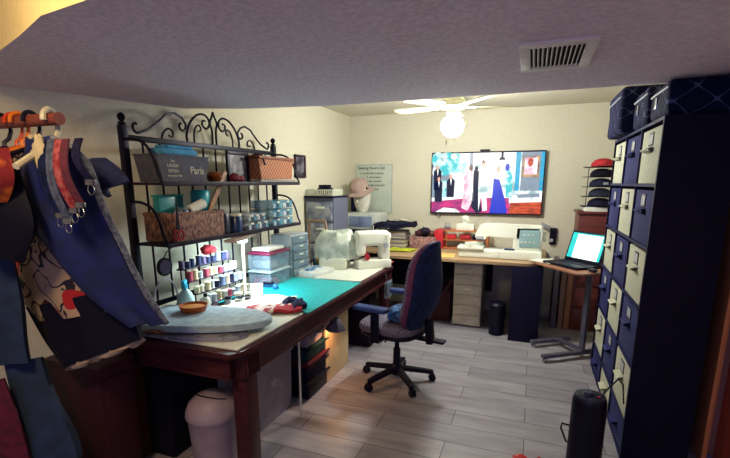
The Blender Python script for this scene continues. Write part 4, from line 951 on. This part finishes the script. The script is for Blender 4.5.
# bags on top
qm = bpy.data.materials.new('quatrefoil_print'); qm.use_nodes = True
nt = qm.node_tree; pb = nt.nodes['Principled BSDF']; pb.inputs['Roughness'].default_value = .8; pb.inputs['Specular IOR Level'].default_value = .15
tc = nt.nodes.new('ShaderNodeTexCoord'); sx = nt.nodes.new('ShaderNodeSeparateXYZ'); nt.links.new(tc.outputs['Object'], sx.inputs[0])
def mth(op, a, b_=None, c=None):
    n = nt.nodes.new('ShaderNodeMath'); n.operation = op
    for i, v in enumerate((a, b_, c)):
        if v is None: continue
        if isinstance(v, (int, float)): n.inputs[i].default_value = v
        else: nt.links.new(v, n.inputs[i])
    return n.outputs[0]
q = 30.0
hx = mth('ADD', sx.outputs[0], sx.outputs[1])
A_ = mth('COSINE', mth('MULTIPLY', hx, q*1.25)); Z_ = mth('COSINE', mth('MULTIPLY', sx.outputs[2], q*1.6))
sm_ = mth('ABSOLUTE', mth('ADD', A_, Z_))
ln = mth('LESS_THAN', sm_, .08)
mx = nt.nodes.new('ShaderNodeMix'); mx.data_type = 'RGBA'; nt.links.new(ln, mx.inputs[0])
mx.inputs[6].default_value = lin('#0a0d34'); mx.inputs[7].default_value = lin('#4a527e'); nt.links.new(mx.outputs[2], pb.inputs['Base Color'])
def bag(label, loc, sx_, sy_, sz_, rz=0, strap=False):
    t = thing('quilted_bag', label, 'bag', loc, rz, 'navy patterned bags on the cube shelf')
    bb = B().box((0, 0, sz_/2), (sx_, sy_, sz_), min(.04, sz_*.3), seg=4)
    bmesh.ops.subdivide_edges(bb.b, edges=bb.b.edges[:], cuts=1, use_grid_fill=True)
    for v in bb.b.verts:
        v.co += Vector((1, 1, .4))*.010*noise.noise(v.co*9+Vector(loc)); v.co.z = max(v.co.z, 0.001)
    bb.done('bag_body', qm, t)
    B().box((-sx_/2+.001, 0, sz_*.78), (.012, sy_*.94, .01), .002).done('zipper', greyw, t)
    if strap:
        B().box((-sx_/2-.006, sy_*.1, sz_*.5), (.006, .05, .06), .002).done('buckle', chrome, t)
    return t
bag('wide navy lattice-patterned bag at the near end of the cube shelf top', (.75, 2.79, SH+.0005), .36, .36, .172, 0, True)
bag('navy lattice bag in the middle of the cube shelf top', (.75, 3.20, SH+.0005), .38, .38, .22, 0, True)
bag('navy lattice bag overhanging at the far end of the cube shelf top', (.72, 3.70, SH+.0005), .46, .5, .30, 0)

# tower heater
t = thing('tower_heater', 'black cylindrical tower heater with control dial on the floor by the cube shelf', 'tower heater', (.335, 2.28, 0))
B().lathe([(.085, 0), (.088, .008), (.082, .03), (.080, .45), (.078, .49), (.074, .50)], n=32).done('tower_body', black, t)
B().lathe([(.074, .50), (.07, .512), (.03, .516), (.004, .516)], n=28).done('control_top', M('ctrl_grey', '#20223c', .25), t)
B().lathe([(.022, .516), (.022, .526), (.018, .53), (.003, .53)], (-.01, 0, 0), 16).done('dial', M('dial_grey', '#3a3c58', .3), t)
B().cyl((.035, -.02, .5155), (.035, -.02, .52), .008, n=10).done('red_button', red, t)
B().tube([(-.08, 0, .33), (-.115, 0, .335), (-.118, 0, .31), (-.09, 0, .24), (-.08, 0, .235)], .005, 8).done('handle', black, t)
B().tube([(.06, .05, .5), (.10, .1, .53), (.14, .14, .56), (.17, .17, .52), (.19, .2, .4)], .004, 6).done('cord', black, t)
# red patch of cloth at frame bottom
one(B().sheet(lambda u, v: (-.06+.14*u, -.12+.2*v, .02+.02*math.sin(u*7)*math.cos(v*6)+.02*u), 10, 10, .02), 'red_cloth', M('red_white_print', '#b81c24', .8, '#c8b0a8', 30, lo=.3, hi=.45), 'red and white cloth on the floor at the bottom edge near the tower heater', 'cloth', (.06, 2.30, 0))

# ---------------------------------------------------------------- office chair
ca = math.radians(170)   # facing direction of the seat
ch = thing('office_chair', 'navy office chair with houndstooth seat, armrests and five-star base', 'office chair', (-.92, 3.12, 0), ca)
hd_ = M('houndstooth', '#857c90', .9, '#25244a', 95, kind='checker', lo=.4, hi=.6)
blue_c = M('chair_navy', '#142254', .7, '#0d173c', 30, bump=.2)
pur = M('piping_purple', '#6a2c58', .8, '#502450', 40)
bb = B()
for k in range(5):
    a = k*2*PI/5+1.204
    bb2 = B().prism([(.03, -.028), (.28, -.018), (.295, 0), (.28, .018), (.03, .028)], 0, .03, 'z', mat=Matrix.Rotation(a, 4, 'Z') @ Matrix.Translation((0, 0, .105)) @ Matrix.Rotation(math.radians(9), 4, 'Y'))
    s_ = bb2.done('base_spoke', black, ch)
    cx, cy = .285*math.cos(a), .285*math.sin(a)
    B().cyl((cx-.02*math.sin(a), cy+.02*math.cos(a), .027), (cx-.006*math.sin(a), cy+.006*math.cos(a), .027), .027, n=16).cyl((cx+.006*math.sin(a), cy-.006*math.cos(a), .027), (cx+.02*math.sin(a), cy-.02*math.cos(a), .027), .027, n=16).cyl((cx, cy, .03), (cx, cy, .075), .01, n=10).box((cx, cy, .05), (.04, .045, .02), .006, rz=a).done('caster', black, s_)
B().lathe([(.045, .07), (.05, .08), (.05, .13), (.03, .15), (.028, .28), (.018, .285), (.018, .40)], n=20).done('gas_column', black, ch)
B().box((0, 0, .405), (.22, .2, .04), .01).cyl((0, .1, .4), (0, .2, .395), .006).box((-.24, 0, .40), (.3, .07, .02), .004).done('tilt_mechanism', black, ch)
def cushion(w, d, h, c, pw=3, mi=0, puff=.0):
    bb = B(); vs = bmesh.ops.create_cube(bb.b, size=2)['verts']
    bmesh.ops.subdivide_edges(bb.b, edges=bb.b.edges[:], cuts=9, use_grid_fill=True)
    for v in bb.b.verts:
        p = v.co.copy(); e = 3.2
        L_ = (abs(p.x)**e+abs(p.y)**e+abs(p.z)**e)**(1/e)
        p /= L_
        v.co = Vector((c[0]+p.x*w/2, c[1]+p.y*d/2, c[2]+p.z*h/2))
    return bb
cushion(.48, .48, .10, (.03, 0, .475)).done('seat', hd_, ch, angle=80)
cushion(.47, .47, .07, (.02, 0, .435)).done('seat_shell', black, ch, angle=80)
# backrest: curved shell (x forward, y width, z up)
def back(off, th, wsc, hsc):
    bb = B(); bmesh.ops.create_cube(bb.b, size=2)
    bmesh.ops.subdivide_edges(bb.b, edges=bb.b.edges[:], cuts=11, use_grid_fill=True)
    for v in bb.b.verts:
        p = v.co.copy(); e = 3.0
        L_ = (abs(p.x)**e+abs(p.y)**e+abs(p.z)**e)**(1/e); p /= L_
        z = p.z
        wd = (.235+.035*math.cos((z+.25)*2.2))*wsc*(1-.12*max(0, z)**2)
        x = -.255+off+p.x*th/2 - .075*z + .06*p.y*p.y - .035*math.cos(z*2.6+.6)
        v.co = Vector((x, p.y*wd, .80+z*.345*hsc))
    return bb
back(-.012, .06, .95, 1.0).done('backrest_shell', blue_c, ch, angle=80)
back(.040, .085, .95, .93).done('backrest_cushion', hd_, ch, angle=80)
back(.018, .075, 1.0, .985).done('backrest_piping', pur, ch, angle=80)
B().box((-.27, 0, .46), (.05, .07, .18), .008, ry=.1).done('back_support', black, ch)
for s in (-1, 1):
    B().box((.04, s*.285, .53), (.06, .03, .24), .008).box((.03, s*.24, .42), (.06, .12, .02), .004).done('arm_post', black, ch)
    B().box((.07, s*.29, .662), (.27, .085, .035), .016, seg=4).done('armrest_pad', M('arm_blue', '#1a3470', .8, '#152a60', 20), ch)
one(cushion(.16, .22, .12, (0, 0, 0)), 'small_pillow', M('blue_print', '#3a68a0', .9, '#182a50', 30, lo=.45, hi=.55), 'blue patterned small pillow on the office chair seat', 'pillow', (-.88, 3.06, .59), ca, angle=80)
bpy.data.objects['small_pillow'].location.z = .585

# ---------------------------------------------------------------- hanging clothes at the left
t = thing('clothes_rail', 'round wooden clothes rail reaching out from the left wall', 'rail', (-2.80, 1.2, 1.785))
B().cyl((0, 0, 0), (1.12, 0, 0), .023, n=24).done('rail', M('rail_wood', '#7a3c34', .5, '#6a322e', 10, stretch=(.3, 3, 3)), t)
B().cyl((0, 0, 0), (.012, 0, 0), .05, n=28).done('wall_flange', M('rail_flange', '#5c2c2c', .5), t)
def hanger(name, x, mat, label, rz=.0, drop=.16, w=.19, thick=.008, y=1.2):
    t = thing(name, label, 'hanger', (x, y, 1.785), PI/2+rz)
    r = .023+thick+.0015
    pts = [(r*math.cos(a), 0, r*math.sin(a)) for a in [math.radians(-10+k*20) for k in range(11)]]
    hk = [(-p[0], 0, p[2]) for p in pts][::-1]
    pts = [(-math.cos(math.radians(q))*r, 0, math.sin(math.radians(q))*r) for q in range(-10, 185, 15)]
    pts += [(r*.98, 0, -.03), (r*.6, 0, -.06), (0, 0, -.075), (0, 0, -.10)]
    B().tube(pts, thick, 8).done('hook', mat, t)
    B().tube([(-w, 0, -drop-.02), (-w*.5, 0, -drop+.03), (0, 0, -.095), (w*.5, 0, -drop+.03), (w, 0, -drop-.02)], thick*1.1, 8).done('shoulder_bar', mat, t)
    return t
hb = M('hanger_black', '#16162a', .4); ho = M('hanger_orange', '#c8401c', .4); ho2 = M('hanger_amber', '#d8741c', .4); hw = M('hanger_white', '#c8c4b4', .4)
hanger('clothes_hanger', -2.02, hb, 'black clothes hanger, leftmost in view on the wooden rail')
hanger('clothes_hanger', -1.945, ho, 'red-orange clothes hanger on the wooden rail', thick=.007)
hanger('clothes_hanger', -1.91, ho2, 'amber orange clothes hanger on the wooden rail', thick=.008)
hanger('clothes_hanger', -1.84, hb, 'black clothes hanger near the end of the wooden rail', .1)
t = hanger('clothes_hanger', -1.73, hw, 'wide white clothes hanger at the end of the wooden rail', .3, thick=.011)
# garments : ruled sheets between left and right edge polylines, with folds
def garment(name, label, left, right, mat, th=.03, folds=3, amp=.015, cat='garment', parent_only=False, n=26):
    def f(u, v):
        a = smooth_lerp(left, u); b_ = smooth_lerp(right, u)
        p = a.lerp(b_, v)
        p.y += amp*math.sin(v*folds*2*PI+u*2)*(0.3+.7*u)-.05*math.sin(v*PI)
        return p
    return B().sheet(f, n, 20, th), name, label, mat
def G(name, label, left, right, mat, th=.03, folds=3, amp=.015, cat='garment'):
    b_, nm2, lb_, m_ = garment(name, label, left, right, mat, th, folds, amp)
    return one(b_, nm2, m_, lb_, cat, angle=70)

fl = M('floral_print', '#a08a78', .9, '#14102a', 14, lo=.37, hi=.39, detail=1.5)
# add red patches to the floral cotton
nt = fl.node_tree; pb = nt.nodes['Principled BSDF']; rp_ = [n for n in nt.nodes if n.type == 'VALTORGB'][0]
n2 = nt.nodes.new('ShaderNodeTexNoise'); n2.inputs['Scale'].default_value = 7; n2.inputs['Detail'].default_value = 0
mp2 = nt.nodes.new('ShaderNodeMapping'); mp2.inputs['Location'].default_value = (3.1, 1.7, .4)
tc2 = [n for n in nt.nodes if n.type == 'TEX_COORD'][0]; nt.links.new(tc2.outputs['Object'], mp2.inputs[0]); nt.links.new(mp2.outputs[0], n2.inputs[0])
gt = nt.nodes.new('ShaderNodeMath'); gt.operation = 'GREATER_THAN'; gt.inputs[1].default_value = .64; nt.links.new(n2.outputs[0], gt.inputs[0])
mxx = nt.nodes.new('ShaderNodeMix'); mxx.data_type = 'RGBA'; nt.links.new(gt.outputs[0], mxx.inputs[0]); 
n3 = nt.nodes.new('ShaderNodeTexNoise'); n3.inputs['Scale'].default_value = 9; n3.inputs['Detail'].default_value = 1.0; nt.links.new(tc2.outputs['Object'], n3.inputs[0])
sb = nt.nodes.new('ShaderNodeMath'); sb.operation = 'SUBTRACT'; nt.links.new(n3.outputs[0], sb.inputs[0]); sb.inputs[1].default_value = .5
ab = nt.nodes.new('ShaderNodeMath'); ab.operation = 'ABSOLUTE'; nt.links.new(sb.outputs[0], ab.inputs[0])
gl = nt.nodes.new('ShaderNodeMath'); gl.operation = 'GREATER_THAN'; gl.inputs[1].default_value = .018; nt.links.new(ab.outputs[0], gl.inputs[0])
ms = nt.nodes.new('ShaderNodeMix'); ms.data_type = 'RGBA'; nt.links.new(gl.outputs[0], ms.inputs[0]); ms.inputs[6].default_value = lin('#14102a'); nt.links.new(rp_.outputs[0], ms.inputs[7])
nt.links.new(ms.outputs[2], mxx.inputs[6]); mxx.inputs[7].default_value = lin('#9c1420'); nt.links.new(mxx.outputs[2], pb.inputs['Base Color'])
nq = M('quilted_navy', '#0d1e62', .85, '#0a164a', 12, bump=.4)
t = thing('quilted_apron', 'long navy quilted garment with silvery edge hanging slanted over the table corner', 'garment', (0, 0, 0))
NL = [(-1.74, 1.16, 1.70), (-1.90, 1.18, 1.62), (-1.95, 1.20, 1.46), (-1.90, 1.24, 1.26), (-1.79, 1.30, 1.08), (-1.60, 1.36, .955)]
NR = [(-1.66, 1.15, 1.71), (-1.57, 1.20, 1.63), (-1.57, 1.25, 1.46), (-1.54, 1.29, 1.30), (-1.51, 1.34, 1.12), (-1.45, 1.39, .955)]
b_, a1, a2, a3 = garment('', '', NL, NR, nq, .035, 1.5, .018)
b_.done('apron_body', nq, t, angle=70)
def edge(P, o_, r, nm_, m):
    pts = [smooth_lerp(P, k/30)+Vector(o_) for k in range(31)]
    B().tube([tuple(p) for p in pts], r, 6).done(nm_, m, t)
edge(NR, (.012, -.012, 0), .013, 'sequin_edge', M('sequin_silver', '#6c7488', .5, '#39405c', 60, lo=.4, hi=.6))
edge(NL, (-.004, -.01, 0), .005, 'piping', M('piping_beige', '#6c5c64', .8))
t = thing('floral_dress', 'cream garment with black and red floral print hanging behind the navy quilted one', 'garment', (0, 0, 0))
FL = [(-2.00, 1.24, 1.66), (-2.14, 1.26, 1.50), (-2.18, 1.27, 1.30), (-2.19, 1.27, 1.14), (-2.18, 1.27, 1.02), (-2.11, 1.28, .93)]
FR = [(-1.88, 1.26, 1.68), (-1.80, 1.28, 1.52), (-1.78, 1.29, 1.36), (-1.72, 1.31, 1.20), (-1.69, 1.33, 1.08), (-1.64, 1.35, 1.01)]
b_, a1, a2, a3 = garment('', '', FL, FR, fl, .03, 2.5, .012); b_.done('cotton_body', fl, t, angle=70)
b_, a1, a2, a3 = garment('', '', [(-2.15, 1.275, .99), (-2.07, 1.28, .83), (-1.97, 1.28, .715)], [(-1.67, 1.35, 1.10), (-1.60, 1.37, .98), (-1.57, 1.37, .875)], navy_cloth, .040, 2.5, .012); b_.done('hem_band', M('black_band', '#0c0c24', .9), t, angle=70)
b_, a1, a2, a3 = garment('', '', [(-1.97, 1.28, .715), (-1.965, 1.28, .70)], [(-1.57, 1.37, .875), (-1.575, 1.37, .86)], navy_cloth, .03, 2.5, .012, n=3); b_.done('lining_edge', M('lining_cream', '#a89484', .9), t, angle=70)
G('black_garment', 'black garment hanging in front of the floral one at the far left', [(-1.86, 1.08, 1.66), (-1.92, 1.08, 1.54), (-1.97, 1.08, 1.41), (-1.97, 1.08, 1.29)], [(-1.80, 1.10, 1.62), (-1.76, 1.10, 1.51), (-1.735, 1.10, 1.39), (-1.83, 1.10, 1.255)], M('black_satin', '#08081e', .7), .03, 1.5, .01)
G('orange_scarf', 'bright orange and yellow scarf hanging at the far left edge', [(-1.80, 1.02, 1.66), (-1.88, 1.02, 1.56), (-1.92, 1.02, 1.49)], [(-1.735, 1.04, 1.67), (-1.735, 1.04, 1.57), (-1.80, 1.04, 1.485)], M('fire_print', '#c8661c', .8, '#7c1420', 11, lo=.45, hi=.55), .02, 2, .01, 'scarf')
G('denim_jacket', 'blue-grey denim sleeve with dark cuff hanging at the left edge', [(-2.06, 1.13, 1.28), (-2.12, 1.13, 1.07), (-2.17, 1.13, .86), (-2.19, 1.13, .78)], [(-1.98, 1.14, 1.28), (-1.96, 1.14, 1.07), (-1.97, 1.14, .90), (-1.965, 1.14, .80)], denim, .03, 1.5, .012)
G('jeans', 'blue denim trouser leg hanging slanted at the lower left', [(-2.16, 1.16, .77), (-2.13, 1.15, .59), (-2.08, 1.14, .40), (-2.01, 1.14, .20), (-1.97, 1.14, .06)], [(-2.00, 1.20, .79), (-1.93, 1.19, .62), (-1.82, 1.18, .47), (-1.78, 1.17, .36), (-1.84, 1.16, .30)], denim, .04, 1.5, .018, 'jeans')
G('maroon_garment', 'dark maroon garment at the lower left corner', [(-2.17, 1.04, .74), (-2.2, 1.04, .5), (-2.22, 1.04, .02)], [(-2.01, 1.05, .75), (-1.96, 1.05, .5), (-1.92, 1.05, .02)], M('maroon_knit', '#5a0c34', .9, '#480828', 30), .03, 2, .015)
G('dark_garment', 'dark navy pointed garment corner hanging behind the key straps', [(-1.74, 1.38, 1.64), (-1.73, 1.38, 1.56), (-1.70, 1.38, 1.49)], [(-1.69, 1.38, 1.645), (-1.615, 1.38, 1.60), (-1.575, 1.38, 1.555)], navy_cloth, .02, 1, .008)
one(B().sheet(lambda u, v: (-.13+.28*u+.03*v, -.085+.15*v, .01+.008*math.sin(u*9+v*4)), 14, 8, .008), 'brown_cloth', M('brown_print', '#7a4a3c', .9, '#3a2430', 14, lo=.44, hi=.5), 'brown patterned cloth on the near table corner under the navy quilted garment', 'cloth', (-1.90, 1.70, .7785))
# lanyards hooked over the white hanger
ln_ = [('navy glitter', '#142250', -1.665, .26), ('pale silver', '#525e7c', -1.625, .28), ('red printed', '#7c1024', -1.585, .24), ('dark rose', '#5c1c34', -1.55, .22), ('small indigo', '#1a1c44', -1.485, .14)]
for k, (nm_, c, x, l_) in enumerate(ln_):
    m = M('strap_%d' % k, c, .8, ('#0a1030', '#343c58', '#a05058', '#4c1830', '#0c0e28')[k], 60, lo=.4, hi=.6)
    t = thing('key_strap', '%s wrist strap with split ring hanging in front of the navy quilted garment' % nm_, 'key strap', (x, 1.13, 1.70))
    B().sheet(lambda u, v: (-.018+.036*v+.03*u, -.03*math.sin(u*PI)-.01, -l_*u), 8, 2, .006).done('strap', m, t)
    B().box((.03, -.012, -l_-.008), (.042, .014, .02), .003).done('clamp', chrome, t)
    B().tube([(.03+.016*math.cos(a*PI/8), -.012, -l_-.034+.018*math.sin(a*PI/8)) for a in range(16)], .0016, 6, closed=True).done('split_ring', chrome, t)
t = thing('fringe_brush', 'cream bristled brush hanging at the top of the navy quilted garment', 'brush', (-1.70, 1.11, 1.71))
B().box((0, 0, -.05), (.035, .02, .12), .006, ry=-.35).done('brush_back', M('brush_cream', '#b0a488', .7), t)
bb = B().ball((.022, -.002, -.052), (.026, .016, .062), 16, jit=.35)
bb.done('bristles', M('bristle', '#c0b698', .9), t)


# ---------------------------------------------------------------- lamp power
